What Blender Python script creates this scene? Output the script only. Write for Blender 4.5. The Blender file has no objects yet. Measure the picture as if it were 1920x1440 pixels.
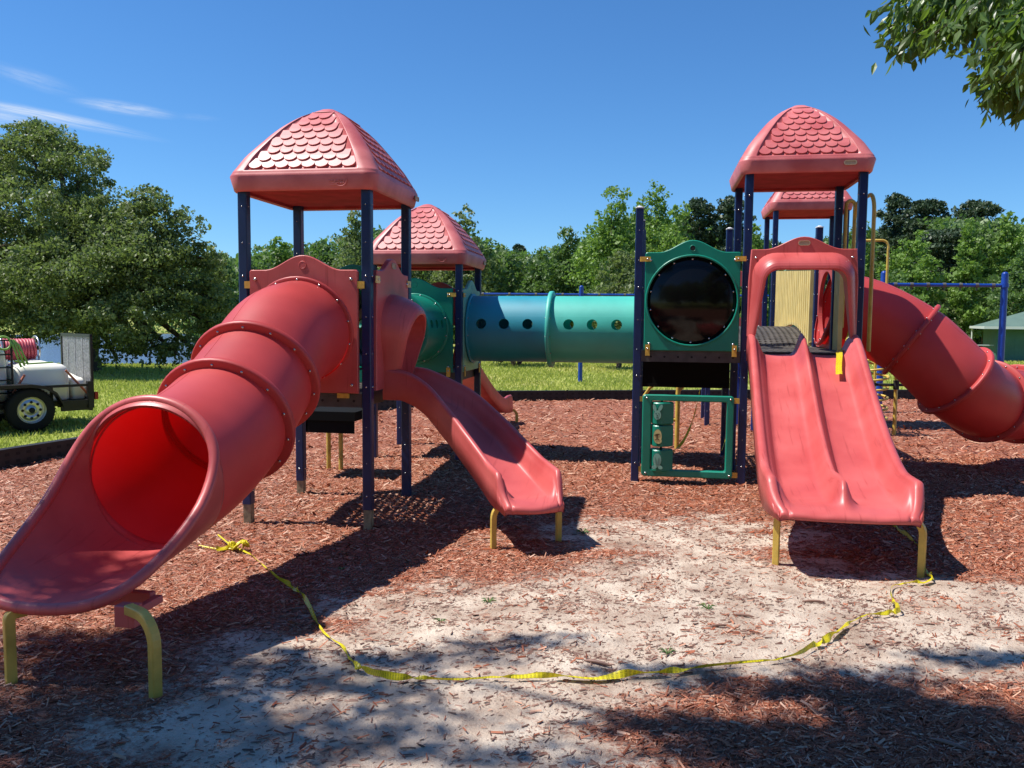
import bpy, math, random
import numpy as np
from mathutils import Vector, Matrix
random.seed(7); rng = np.random.default_rng(7)
PI = math.pi
sc = bpy.context.scene
COL = sc.collection

# ---------------------------------------------------------------- camera / frame
YAW, PITCH, ROLL, EYE, FPX = .17, .0759, .0083, 1.7457, 1554.15
cY, sY = math.cos(YAW), math.sin(YAW)
def cw(X, Y, z=0.0):            # metres right / ahead of the viewer -> world
    return Vector((X*cY - Y*sY, X*sY + Y*cY, z))
SUN = Vector((-.56, -.09, 1.0)).normalized()

# ---------------------------------------------------------------- materials
def mat(name, col, rough=.5, spec=.5, var=0, vscale=3, metal=0, bump=0, bscale=60, trans=0, tcol=None, emis=None, coat=0, vcol=None, scuff=0):
    m = bpy.data.materials.new(name); m.use_nodes = True
    nt = m.node_tree; N = nt.nodes; L = nt.links
    b = N['Principled BSDF']; out = N['Material Output']
    b.inputs['Base Color'].default_value = (*col, 1); b.inputs['Roughness'].default_value = rough
    b.inputs['Specular IOR Level'].default_value = spec; b.inputs['Metallic'].default_value = metal
    b.inputs['Coat Weight'].default_value = coat
    tc = N.new('ShaderNodeTexCoord')
    if var:
        n = N.new('ShaderNodeTexNoise'); n.inputs['Scale'].default_value = vscale; n.inputs['Detail'].default_value = 6
        L.new(tc.outputs['Object'], n.inputs['Vector'])
        mx = N.new('ShaderNodeMix'); mx.data_type = 'RGBA'
        mx.inputs['A'].default_value = (*[c*(1-var) for c in col], 1)
        mx.inputs['B'].default_value = (*(vcol or [min(1, c*(1+var)) for c in col]), 1)
        cr = N.new('ShaderNodeMapRange'); cr.inputs[1].default_value = .35; cr.inputs[2].default_value = .65
        L.new(n.outputs['Fac'], cr.inputs[0]); L.new(cr.outputs[0], mx.inputs['Factor'])
        L.new(mx.outputs['Result'], b.inputs['Base Color'])
        rr = N.new('ShaderNodeMapRange'); rr.inputs[3].default_value = max(.02, rough-.08); rr.inputs[4].default_value = min(1, rough+.1)
        L.new(n.outputs['Fac'], rr.inputs[0]); L.new(rr.outputs[0], b.inputs['Roughness'])
    if bump:
        n2 = N.new('ShaderNodeTexNoise'); n2.inputs['Scale'].default_value = bscale; n2.inputs['Detail'].default_value = 4
        L.new(tc.outputs['Object'], n2.inputs['Vector'])
        bp = N.new('ShaderNodeBump'); bp.inputs['Strength'].default_value = bump; bp.inputs['Distance'].default_value = .01
        L.new(n2.outputs['Fac'], bp.inputs['Height']); L.new(bp.outputs[0], b.inputs['Normal'])
    if scuff:                          # thin worn run lines and a few dark scrapes
        mp = N.new('ShaderNodeMapping'); mp.inputs['Scale'].default_value = (26, 1.6, 1.6); L.new(tc.outputs['Object'], mp.inputs[0])
        n3 = N.new('ShaderNodeTexNoise'); n3.inputs['Scale'].default_value = 1.5; n3.inputs['Detail'].default_value = 5; L.new(mp.outputs[0], n3.inputs['Vector'])
        m3 = N.new('ShaderNodeMapRange'); m3.inputs[1].default_value = .60; m3.inputs[2].default_value = .70; m3.inputs[4].default_value = scuff; L.new(n3.outputs['Fac'], m3.inputs[0])
        x3 = N.new('ShaderNodeMix'); x3.data_type = 'RGBA'; x3.inputs['B'].default_value = (.36, .05, .045, 1); L.new(m3.outputs[0], x3.inputs['Factor'])
        src = b.inputs['Base Color'].links[0].from_socket; L.new(src, x3.inputs['A']); L.new(x3.outputs['Result'], b.inputs['Base Color'])
    if trans:
        t = N.new('ShaderNodeBsdfTranslucent'); t.inputs['Color'].default_value = (*(tcol or col), 1)
        mxs = N.new('ShaderNodeMixShader'); mxs.inputs[0].default_value = trans
        L.new(b.outputs[0], mxs.inputs[1]); L.new(t.outputs[0], mxs.inputs[2]); L.new(mxs.outputs[0], out.inputs['Surface'])
    m.diffuse_color = (*col, 1)
    return m
M = {}
M['red'] = mat('red_plastic', (.53, .080, .076), .40, .5, .12, 2.2, bump=.05, bscale=220, vcol=(.60, .118, .11), scuff=.6)
M['redtube'] = mat('red_tube_plastic', (.52, .064, .062), .44, .5, .12, 1.6, bump=.05, bscale=220, trans=.18, tcol=(.95, .004, .004))
M['roof'] = mat('red_roof_plastic', (.58, .115, .115), .46, .6, .14, 4, bump=.05, bscale=200, vcol=(.64, .18, .17))
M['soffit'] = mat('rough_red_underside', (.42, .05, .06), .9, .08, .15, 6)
M['blue'] = mat('blue_paint', (.004, .017, .085), .38, .5, .12, 6)
M['swing'] = mat('bright_blue_paint', (.009, .055, .33), .35, .5, .1, 6)
M['green'] = mat('green_plastic', (.004, .22, .145), .36, .5, .12, 3)
M['teal'] = mat('teal_plastic', (.06, .52, .42), .50, .85, .1, 2, trans=.12, tcol=(.0, .5, .35))
M['bluetube'] = mat('blue_tube_plastic', (.002, .25, .33), .50, .85, .1, 2)
M['palegreen'] = mat('pale_green_plastic', (.16, .42, .32), .4, .5, .1, 3)
M['yellow'] = mat('yellow_pipe_paint', (.58, .40, .075), .42, .5, .16, 9)
M['clamp'] = mat('yellow_clamp_paint', (.66, .40, .06), .45, .5, .15, 30)
M['yellowpanel'] = mat('pale_yellow_plastic', (.74, .58, .22), .45, .5, .1, 5)
M['black'] = mat('black_coating', (.014, .014, .015), .6, .4, .3, 12)
M['deckgrey'] = mat('worn_dark_coating', (.07, .062, .055), .6, .4, .25, 9)
M['dark'] = mat('dull_black', (.010, .010, .010), .9, .1)
M['steel'] = mat('galvanised_bolt', (.55, .54, .52), .25, .5, metal=1)
M['beige'] = mat('beige_plate', (.45, .34, .22), .5)
M['white'] = mat('white_cap', (.8, .8, .8), .35)
M['wood'] = mat('grey_wood', (.30, .24, .15), .8, .2, .3, 25)
M['smoke'] = mat('smoked_plastic', (.004, .004, .004), .12, .26)
M['border'] = mat('black_border_plastic', (.014, .014, .015), .55, .4, .4, 8)
M['hole'] = mat('dark_recess', (.006, .006, .006), .8)
M['lime'] = mat('pale_print', (.22, .50, .38), .5)
M['cream'] = mat('cream_print', (.62, .58, .25), .5)
M['ink'] = mat('dark_print', (.02, .05, .04), .6)
M['brownink'] = mat('brown_print', (.16, .12, .05), .6)
M['bark'] = mat('bark', (.10, .075, .055), .9, .2, .4, 14, bump=.6, bscale=30)
M['rubber'] = mat('tyre_rubber', (.012, .012, .012), .8, .3)
M['trailerblack'] = mat('black_trailer_paint', (.012, .011, .011), .4)
M['tank'] = mat('cream_tank_plastic', (.86, .84, .74), .5, .4, .05, 3)
M['hose'] = mat('pink_hose', (.60, .10, .13), .45)
M['ghose'] = mat('lime_hose', (.28, .50, .10), .45)
M['strap'] = mat('orange_strap', (.50, .14, .07), .6)
M['chrome'] = mat('wheel_steel', (.6, .6, .58), .3, metal=.9)
M['tail'] = mat('tail_light_red', (.35, .02, .01), .3)
M['meshmetal'] = mat('galvanised_mesh', (.42, .42, .43), .5, .5, .3, 30, metal=.3)
M['wallgreen'] = mat('green_block_wall', (.07, .16, .125), .8, .2, .1, 2)
M['roofgreen'] = mat('green_metal_roof', (.12, .185, .14), .45, .5, .08, 2)
M['fascia'] = mat('pale_fascia', (.55, .6, .55), .6)
M['polewood'] = mat('pole_wood', (.20, .16, .13), .9, .2, .3, 4)
M['wire'] = mat('wire', (.1, .1, .1), .6)
M['housewhite'] = mat('pale_siding', (.55, .55, .55), .7)

def leafmat(name, c1, c2, trans=.3, tc=(.25, .45, .05), rough=.5):
    m = bpy.data.materials.new(name); m.use_nodes = True
    nt = m.node_tree; N = nt.nodes; L = nt.links
    b = N['Principled BSDF']; out = N['Material Output']
    g = N.new('ShaderNodeNewGeometry'); r = N.new('ShaderNodeValToRGB')
    r.color_ramp.elements[0].color = (*c1, 1); r.color_ramp.elements[1].color = (*c2, 1)
    L.new(g.outputs['Random Per Island'], r.inputs[0]); L.new(r.outputs[0], b.inputs['Base Color'])
    b.inputs['Roughness'].default_value = rough; b.inputs['Specular IOR Level'].default_value = .35
    t = N.new('ShaderNodeBsdfTranslucent'); t.inputs['Color'].default_value = (*tc, 1)
    mx = N.new('ShaderNodeMixShader'); mx.inputs[0].default_value = trans
    L.new(b.outputs[0], mx.inputs[1]); L.new(t.outputs[0], mx.inputs[2]); L.new(mx.outputs[0], out.inputs['Surface'])
    return m
M['leaf_oak'] = leafmat('oak_leaves', (.065, .095, .034), (.23, .275, .105), .28, (.28, .40, .09))
M['leaf_bright'] = leafmat('bright_leaves', (.09, .16, .03), (.22, .34, .075), .3, (.28, .48, .06))
M['leaf_mid'] = leafmat('mid_leaves', (.06, .11, .035), (.17, .25, .08), .28, (.2, .38, .06))
M['leaf_pine'] = leafmat('pine_needles', (.028, .050, .026), (.075, .115, .05), .1, (.08, .14, .04))
M['leaf_near'] = leafmat('near_leaves', (.022, .052, .014), (.085, .15, .03), .25, (.34, .56, .06), .38)
M['grass'] = leafmat('grass_blades', (.34, .38, .06), (.62, .60, .16), .3, (.4, .52, .08))
M['chips'] = leafmat('wood_chips', (.18, .050, .022), (.58, .32, .20), .0)
cr = M['chips'].node_tree.nodes['Color Ramp'].color_ramp
e = cr.elements.new(.45); e.color = (.35, .100, .046, 1)
e = cr.elements.new(.80); e.color = (.43, .185, .105, 1)
e = cr.elements.new(.93); e.color = (.56, .34, .24, 1)
M['drychips'] = leafmat('faded_wood_chips', (.10, .05, .035), (.34, .19, .14), .0)

# ---------------------------------------------------------------- mesh helpers
BASE = {}
def thing(name, loc, label, cat, group=None, kind=None):
    o = bpy.data.objects.new(name, None); COL.objects.link(o); o.location = loc
    o.empty_display_size = .1
    o['label'] = label; o['category'] = cat
    if group: o['group'] = group
    if kind: o['kind'] = kind
    BASE[o.name] = Vector(loc)
    return o
class MB:
    def __init__(s): s.v = []; s.f = []; s.m = []; s.s = []
    def add(s, vs, fs, mi=0, smooth=False):
        o = len(s.v); s.v += [Vector(p) for p in vs]
        for f in fs: s.f.append(tuple(i+o for i in f)); s.m.append(mi); s.s.append(smooth)
        return s
    def box(s, lo, hi, mi=0, R=None, o=None, ch=0):
        x0, y0, z0 = lo; x1, y1, z1 = hi
        if ch:
            pts = [(x0+ch, y0), (x1-ch, y0), (x1, y0+ch), (x1, y1-ch), (x1-ch, y1), (x0+ch, y1), (x0, y1-ch), (x0, y0+ch)]
        else: pts = [(x0, y0), (x1, y0), (x1, y1), (x0, y1)]
        n = len(pts); vs = [Vector((p[0], p[1], z0)) for p in pts] + [Vector((p[0], p[1], z1)) for p in pts]
        if R is not None: vs = [R @ v for v in vs]
        if o is not None: vs = [v + Vector(o) for v in vs]
        s.add(vs, [tuple(range(n-1, -1, -1)), tuple(range(n, 2*n))] + [(i, (i+1) % n, (i+1) % n+n, i+n) for i in range(n)], mi)
        return s
    def cyl(s, p, q, r, n=12, mi=0, r2=None, cap=True):
        p, q = Vector(p), Vector(q); r2 = r if r2 is None else r2
        d = (q-p).normalized(); a = d.orthogonal().normalized(); b = d.cross(a)
        vs = []
        for c, rr in ((p, r), (q, r2)):
            vs += [c + (a*math.cos(2*PI*i/n) + b*math.sin(2*PI*i/n))*rr for i in range(n)]
        s.add(vs, [(i, (i+1) % n, (i+1) % n+n, i+n) for i in range(n)], mi, True)
        if cap: s.add(vs, [tuple(range(n-1, -1, -1)), tuple(range(n, 2*n))], mi)
        return s
    def pipe(s, pts, r, n=10, mi=0, closed=False, square=False, cap=True):
        pts = [Vector(p) for p in pts]; m = len(pts)
        rs = r if isinstance(r, (list, tuple)) else [r]*m
        tg = []
        for i in range(m):
            if closed: t = pts[(i+1) % m] - pts[i-1]
            else: t = pts[min(i+1, m-1)] - pts[max(i-1, 0)]
            tg.append(t.normalized())
        a = tg[0].orthogonal().normalized() if abs(tg[0].z) > .9 else Vector((0, 0, 1)).cross(tg[0]).normalized()
        vs = []
        for i in range(m):
            a = (a - tg[i]*a.dot(tg[i])).normalized(); b = tg[i].cross(a)
            for k in range(n):
                th = 2*PI*k/n + (PI/4 if square else 0)
                vs.append(pts[i] + (a*math.cos(th) + b*math.sin(th))*rs[i])
        fs = []
        for i in range(m if closed else m-1):
            j = (i+1) % m
            fs += [(i*n+k, i*n+(k+1) % n, j*n+(k+1) % n, j*n+k) for k in range(n)]
        s.add(vs, fs, mi, not square)
        if cap and not closed: s.add(vs, [tuple(range(n-1, -1, -1)), tuple(range((m-1)*n, m*n))], mi)
        return s
    def ball(s, c, r, mi=0, n=8, sz=1):
        vs = []; fs = []; c = Vector(c); k = n//2
        for i in range(k+1):
            for j in range(n):
                th = PI*i/k; ph = 2*PI*j/n
                vs.append(c + Vector((r*math.sin(th)*math.cos(ph), r*math.sin(th)*math.sin(ph), r*sz*math.cos(th))))
        for i in range(k):
            for j in range(n): fs.append((i*n+j, (i+1)*n+j, (i+1)*n+(j+1) % n, i*n+(j+1) % n))
        s.add(vs, fs, mi, True); return s
    def grid(s, rows, mi=0, smooth=True, closeu=False):
        nr, nc = len(rows), len(rows[0]); vs = [p for r in rows for p in r]; fs = []
        for i in range(nr-1):
            for j in range(nc if closeu else nc-1):
                k = (j+1) % nc; fs.append((i*nc+j, i*nc+k, (i+1)*nc+k, (i+1)*nc+j))
        s.add(vs, fs, mi, smooth); return s
    def xf(s, mtx):
        s.v = [mtx @ v for v in s.v]; return s
def obj(name, mb, mats, parent=None, loc=None, label=None, bevel=0, solid=0, sub=0):
    me = bpy.data.meshes.new(name)
    off = BASE[parent.name] if parent is not None else Vector(loc or (0, 0, 0))
    me.from_pydata([tuple(v-off) for v in mb.v], [], mb.f)
    if not isinstance(mats, (list, tuple)): mats = [mats]
    for m in mats: me.materials.append(M[m] if isinstance(m, str) else m)
    me.polygons.foreach_set('material_index', mb.m); me.polygons.foreach_set('use_smooth', mb.s); me.update()
    o = bpy.data.objects.new(name, me); COL.objects.link(o)
    if parent is not None: o.parent = parent
    else: o.location = off
    BASE[o.name] = off
    if label: o['label'] = label
    if solid:
        md = o.modifiers.new('s', 'SOLIDIFY'); md.thickness = abs(solid); md.offset = -1 if solid > 0 else 1
    if bevel:
        md = o.modifiers.new('b', 'BEVEL'); md.width = bevel; md.segments = 2; md.limit_method = 'ANGLE'; md.angle_limit = .6
        md.harden_normals = False
    if sub:
        md = o.modifiers.new('u', 'SUBSURF'); md.levels = sub; md.render_levels = sub
    return o
def fast(name, V, F, mats, parent=None, loc=(0, 0, 0), mi=None, smooth=False):
    V = np.asarray(V, np.float32); F = np.asarray(F, np.int32); k = F.shape[1]
    off = BASE[parent.name] if parent is not None else Vector(loc)
    V = V - np.array(off, np.float32)
    me = bpy.data.meshes.new(name)
    me.vertices.add(len(V)); me.vertices.foreach_set('co', V.ravel())
    me.loops.add(F.size); me.loops.foreach_set('vertex_index', F.ravel())
    me.polygons.add(len(F)); me.polygons.foreach_set('loop_start', np.arange(0, F.size, k, dtype=np.int32))
    me.polygons.foreach_set('loop_total', np.full(len(F), k, np.int32))
    if not isinstance(mats, (list, tuple)): mats = [mats]
    for m in mats: me.materials.append(M[m])
    if mi is not None: me.polygons.foreach_set('material_index', np.asarray(mi, np.int32))
    if smooth: me.polygons.foreach_set('use_smooth', np.ones(len(F), bool))
    me.update(calc_edges=True)
    o = bpy.data.objects.new(name, me); COL.objects.link(o)
    if parent is not None: o.parent = parent
    else: o.location = off
    BASE[o.name] = off
    return o
def tag(o, label, cat, group=None, kind=None):
    o['label'] = label; o['category'] = cat
    if group: o['group'] = group
    if kind: o['kind'] = kind
    return o
def structure(o): o['kind'] = 'structure'; return o
def interp(x, xs, ys): return float(np.interp(x, xs, ys))
def catmull(P, n):
    P = [Vector(p) for p in P]; Q = [P[0]*2-P[1]] + P + [P[-1]*2-P[-2]]; out = []
    m = len(P)-1
    for i in range(n+1):
        t = i/n*m; k = min(int(t), m-1); t -= k
        a, b, c, d = Q[k:k+4]
        out.append(.5*((2*b) + (c-a)*t + (2*a-5*b+4*c-d)*t*t + (3*b-a-3*c+d)*t**3))
    return out
def frame(ex, ey, o):                # matrix: local x->ex, local y->ey, z up
    ex, ey = Vector(ex).normalized(), Vector(ey).normalized()
    m = Matrix.Identity(4)
    for i in range(3): m[i][0] = ex[i]; m[i][1] = ey[i]; m[i][2] = (0, 0, 1)[i]; m[i][3] = o[i]
    return m
G = lambda i, j: (.918+1.1*i, 8.88+1.1*j)

# ---------------------------------------------------------------- play tower parts
def post(T, i, j, top, z0=0.0, cap=False, foot=False, bolts=True, uv=None):
    u, v = uv or G(i, j); w = .041
    b = MB(); b.box((u-w, v-w, z0+(.13 if foot else -.05)), (u+w, v+w, top), ch=.008)
    if bolts:
        for k, z in enumerate(np.arange(.22, top-.12, .31)):
            r = .006 if k % 3 else .010
            for dx, dy in ((0, -w), (w if u < 0 else -w, 0)):
                b.ball((u+dx, v+dy, z+(.03 if k % 3 == 0 else 0)), r, 1, 6)
    o = obj('post', b, ['blue', 'steel'], T)
    if cap:
        c = MB(); c.box((u-w-.003, v-w-.003, top), (u+w+.003, v+w+.003, top+.012), ch=.01); c.ball((u, v, top+.01), .036, 0, 10, .5)
        obj('post_cap', c, 'white', o)
    if foot:
        f = MB(); f.box((u-.034, v-.034, -.08), (u+.034, v+.034, z0+.129)); obj('wooden_footing', f, 'wood', o)
    return o
def deck(T, u0, v0, u1, v1, z, skirt=.12, matn='black', lip='deckgrey'):
    """perforated deck with diamond holes, a solid rim and a skirt"""
    b = MB(); p = .075; k = .40
    nu, nv = int((u1-u0-.12)/p), int((v1-v0-.12)/p)
    a0, b0 = (u0+u1-nu*p)/2, (v0+v1-nv*p)/2
    for i in range(nu):
        for j in range(nv):
            x0, y0 = a0+i*p, b0+j*p; cx, cy = x0+p/2, y0+p/2
            h = p*k
            O = [(x0, y0), (cx, y0), (x0+p, y0), (x0+p, cy), (x0+p, y0+p), (cx, y0+p), (x0, y0+p), (x0, cy)]
            I = [(cx, cy-h), (cx+h, cy), (cx, cy+h), (cx-h, cy)]
            vs = [(x, y, z) for x, y in O] + [(x, y, z) for x, y in I] + [(x, y, z-.03) for x, y in I]
            fs = [(0, 1, 8, 11, 7), (1, 2, 3, 9, 8), (3, 4, 5, 10, 9), (5, 6, 7, 11, 10)]
            fs += [(8+q, 8+(q+1) % 4, 12+(q+1) % 4, 12+q) for q in range(4)]
            b.add(vs, fs)
    a1, b1 = a0+nu*p, b0+nv*p
    for lo, hi in (((u0, v0), (u1, b0)), ((u0, b1), (u1, v1)), ((u0, b0), (a0, b1)), ((a1, b0), (u1, b1))):
        b.box((*lo, z-.02), (*hi, z))
    for (x0, y0, x1, y1) in ((u0, v0, u1, v0+.03), (u0, v1-.03, u1, v1), (u0, v0+.03, u0+.03, v1-.03), (u1-.03, v0+.03, u1, v1-.03)):
        b.box((x0, y0, z-skirt), (x1, y1, z-.021))
    for kx in np.arange(u0+.1, u1-.05, .14): b.cyl((kx, v0-.002, z-skirt*.55), (kx, v0+.01, z-skirt*.55), .012, 8, 1)
    return obj('deck', b, [lip if lip else matn, 'hole'], T)

def roof(T, cu, cv, z0, mats='roof', seed=0, logo=None, plate=None):
    H = .66; hs = [0, .04, .235, .39, .53, .65, .757, .856, .917, .96, .985, 1.0]; hw = [.655, .635, .565, .49, .42, .355, .285, .21, .145, .09, .05, .012]
    FZ = .155
    def half(h): return interp(h, hs, hw)
    xs = np.array(hs); ys = np.array(hw)
    # smooth the half-width curve
    hh = np.linspace(0, 1, 201); yy = np.interp(hh, xs, ys); ker = np.ones(15)/15
    yp = np.pad(yy, 7, 'edge'); ysm = np.convolve(yp, ker, 'valid'); ysm[-9:] = np.interp(hh[-9:], [hh[-9], .985, 1], [ysm[-9], .055, .0])
    top = .655*np.ones(1)
    def halfs(h): return float(np.interp(h, hh, ysm))
    fr = [-1, -.97, -.94, -.91, -.88, -.85, -.82, -.795, -.78, -.765, -.5, -.25, 0, .25, .5, .765, .78, .795, .82, .85, .88, .91, .94, .97]
    def ring(hf, z, face_inset=0, rc0=.11):
        out = []
        for q in range(4):
            c, s = math.cos(q*PI/2), math.sin(q*PI/2)
            for f in fr:
                rc = min(rc0, .75*hf); fa = 1-rc/hf
                if abs(f) <= fa: x, y = f*hf, -hf
                else:
                    th = (abs(f)-fa)/(1-fa)*PI/4
                    x = math.copysign(hf-rc+rc*math.sin(th), f); y = -(hf-rc+rc*math.cos(th))
                if abs(f) < .77: y += face_inset
                out.append(Vector((cu+x*c-y*s, cv+x*s+y*c, z)))
        return out
    b = MB()
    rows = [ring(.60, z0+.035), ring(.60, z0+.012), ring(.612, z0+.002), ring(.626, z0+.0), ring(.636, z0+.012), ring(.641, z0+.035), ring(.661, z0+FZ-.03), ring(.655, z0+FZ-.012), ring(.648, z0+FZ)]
    hsamp = [.012, .03, .035] + list(np.linspace(.07, .90, 18)) + [.905, .92] + [.94, .955, .97, .98, .99, .996]
    for h in hsamp:
        ins = .018 if .034 <= h <= .903 else 0
        rows.append(ring(max(halfs(h), .02), z0+FZ+h*H, ins))
    b.grid(rows[:2], 1, True, closeu=True); b.grid(rows[1:], 0, True, closeu=True)
    n = len(fr)*4; k = len(b.v)
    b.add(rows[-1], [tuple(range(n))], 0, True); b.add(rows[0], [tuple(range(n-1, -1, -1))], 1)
    # scalloped shingles
    nrow = 8
    for q in range(4):
        c, s = math.cos(q*PI/2), math.sin(q*PI/2)
        for r in range(nrow):
            hb = .050+r*.103; cnt = [8, 7, 6, 6, 5, 4, 3, 2][r]
            W = halfs(hb+.03)*.765*2
            step = W/8.0 if r == 0 else None
            tw = .118*(1-.018*r)
            tot = min(cnt*tw, W*.99); tw = tot/cnt
            for t in range(cnt):
                xc = -tot/2+tw*(t+.5); R = tw*.49
                pts = []
                for a in range(9):
                    th = PI+PI*a/8; pts.append((xc+R*math.cos(th), R*math.sin(th)*.85))
                pts = [(xc-R, .075)] + pts + [(xc+R, .075)]
                vt = []; vb = []
                for x, dy in pts:
                    h = hb+.05+dy/H*.85; hf = halfs(h)
                    sl = .5
                    off = .021*(1-max(0, dy+.045)/.14)
                    for lst, o_ in ((vt, off), (vb, -.01)):
                        y = -(hf-.018+o_*.75); z = z0+FZ+h*H+o_*.6
                        lst.append(Vector((cu+x*c-y*s, cv+x*s+y*c, z)))
                m = len(pts)
                b.add(vt+vb, [tuple(range(m))] + [(i, i+m, (i+1) % m+m, (i+1) % m) for i in range(m)], 0)
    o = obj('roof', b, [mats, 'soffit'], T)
    if logo:
        e = MB(); x0, zc = cu+.36, z0+.078; y = cv-.653
        e.pipe([(x0+.052*math.cos(a), y, zc+.052*math.sin(a)) for a in np.linspace(0, 2*PI, 25)[:-1]], .0035, 6, closed=True)
        e.pipe([(x0+.040*math.cos(a), y, zc+.030*math.sin(a)+.008) for a in np.linspace(.2, PI-.2, 9)], .003, 6)
        e.pipe([(x0, y, zc+.012), (x0-.01, y, zc+.036), (x0+.012, y, zc+.044)], .003, 6)
        for r2, (xa, xb) in enumerate(((-.105, .045), (-.075, .03))):
            xx = xa
            while xx < xb:                 # worn raised lettering, no longer legible
                w = random.choice((.008, .011, .013)); zz = zc-.004-r2*.02
                e.box((x0+xx, y-.002, zz-.006), (x0+xx+w*.35, y+.003, zz+.006)); e.box((x0+xx+w*.35, y-.002, zz+random.choice((-.006, .002))), (x0+xx+w, y+.003, zz+.0055)); xx += w+.004
        e.box((x0-.105, y-.002, zc+.014), (x0-.055, y+.003, zc+.018)); e.box((x0-.09, y-.002, zc-.04), (x0-.04, y+.003, zc-.036))
        obj('raised_emblem', e, 'roof', o)
    if plate:
        e = MB(); px, dirx, py = plate
        oval(e, px, py, z0+.085, .062, .024, dirx); obj('maker_plate', e, ['beige', 'hole'], o)
    return o
def oval(e, x, y, z, a, b_, axis='x'):
    """oval plaque standing on a vertical face; axis is the direction it runs along"""
    def pt(s, t, d):
        return (x+s, y-d, z+t) if axis == 'x' else (x+d, y+s, z+t)
    out = []
    for th in np.linspace(0, 2*PI, 25)[:-1]:
        cx = (a-b_)*(1 if math.cos(th) > 0 else -1); out.append((cx+b_*math.cos(th), b_*math.sin(th)))
    n = len(out)
    vs = [pt(s, t, .0) for s, t in out] + [pt(s, t, .008) for s, t in out] + [pt(s*.86, t*.7, .008) for s, t in out] + [pt(s*.86, t*.7, .003) for s, t in out]
    fs = [(i+k*n, (i+1) % n+k*n, (i+1) % n+(k+1)*n, i+(k+1)*n) for k in range(3) for i in range(n)]
    e.add(vs, fs); e.add(vs, [tuple(range(3*n, 4*n))], 0)

def crown_z(x, W, H):
    a = abs(x)/(W/2)
    return H + .125*(math.cos(min(a/.72, 1)*PI)*.5+.5)
def panel_outline(W, H, n=28):
    pts = [(-W/2, 0), (W/2, 0), (W/2, H-.015), (W/2-.012, H)]
    for k in range(1, n): x = W/2*(1-2*k/n)*.97; pts.append((x, crown_z(x, W, H)))
    pts += [(-W/2+.012, H), (-W/2, H-.015)]
    return pts
def ray_poly(cx, cz, th, P):
    d = (math.cos(th), math.sin(th)); best = None
    for i in range(len(P)):
        (x0, z0), (x1, z1) = P[i], P[(i+1) % len(P)]
        ex, ez = x1-x0, z1-z0; den = d[0]*ez-d[1]*ex
        if abs(den) < 1e-9: continue
        t = ((x0-cx)*ez-(z0-cz)*ex)/den; s = ((x0-cx)*d[1]-(z0-cz)*d[0])/den
        if t > 0 and -1e-6 <= s <= 1+1e-6 and (best is None or t < best): best = t
    return cx+d[0]*best, cz+d[1]*best
def wavy_panel(T, mtx, W, H, matn, hole=None, th=.045, name='panel', plate=False, dot=True, lab=None, inner=None, xc=0):
    """plate with a wavy crown; local x across, local -y is the outer face, z up from the deck"""
    P = panel_outline(W, H)
    b = MB()
    cx, cz, R = hole or (0, H*.5, 0)
    angs = sorted(set([round(a, 5) for a in np.linspace(-PI, PI, 73)[:-1]] + [round(math.atan2(z-cz, x-cx), 5) for x, z in P]))
    out = [ray_poly(cx, cz, a, P) for a in angs]; n = len(angs)
    if inner: inn = [inner(a) for a in angs]
    else: inn = [(cx+R*math.cos(a), cz+R*math.sin(a)) for a in angs]
    def lerp(p, q, t): return (p[0]+(q[0]-p[0])*t, p[1]+(q[1]-p[1])*t)
    def shrink(p, k): return (cx+(p[0]-cx)*k, cz+(p[1]-cz)*k)
    e = .988
    rows = [[Vector((p[0], th/2, p[1])) for p in inn] if R or inner else [Vector((shrink(p, .02)[0], th/2, shrink(p, .02)[1])) for p in out]]
    src = inn if (R or inner) else [shrink(p, .02) for p in out]
    rows = [[Vector((p[0], th/2, p[1])) for p in src], [Vector((shrink(p, e)[0], th/2, shrink(p, e)[1])) for p in out],
            [Vector((p[0], th/2-.008, p[1])) for p in out], [Vector((p[0], -th/2+.008, p[1])) for p in out],
            [Vector((shrink(p, e)[0], -th/2, shrink(p, e)[1])) for p in out], [Vector((p[0], -th/2, p[1])) for p in src], [Vector((p[0], th/2, p[1])) for p in src]]
    for r in rows: pass
    for a in range(len(rows)-1): b.grid([rows[a], rows[a+1]], 0, a in (1, 3), closeu=True)
    # bolts in the corners
    for sx in (-1, 1):
        for z in (.07, H-.08): b.ball((sx*(W/2-.055), -th/2, z), .016, 1, 8)
    b.xf(mtx)
    o = obj(name, b, [matn, 'steel'], T, label=lab)
    if dot:
        d = MB(); zc = crown_z(0, W, H)-.085
        d.pipe([(.03*math.cos(a), -th/2, zc+.03*math.sin(a)) for a in np.linspace(0, 2*PI, 21)[:-1]], .005, 6, closed=True)
        d.cyl((0, -th/2-.001, zc), (0, -th/2-.003, zc), .027, 16, 1 if dot == 'dark' else 0)
        d.xf(mtx); obj('round_badge', d, [matn, 'hole'], o)
    if plate:
        d = MB(); oval(d, 0, -th/2, crown_z(0, W, H)-.075, .055, .024); d.xf(mtx); obj('oval_badge', d, 'beige', o)
    return o
def clamps(T, mtx, W, H, zs=None, vertical=True):
    for sx in (-1, 1):
        b = MB(); b.box((sx*(W/2-.01)-.055, -.034, H-.105), (sx*(W/2-.01)+.055, -.026, H-.055), ch=.004)
        b.ball((sx*(W/2-.035), -.035, H-.08), .011, 1); b.xf(mtx); obj('clamp', b, ['clamp', 'steel'], T)
        b = MB(); b.box((sx*(W/2-.05)-.024, -.036, -.055), (sx*(W/2-.05)+.024, -.026, .06)); b.ball((sx*(W/2-.05), -.037, .02), .011, 1); b.xf(mtx); obj('clamp', b, ['clamp', 'steel'], T)

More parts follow.
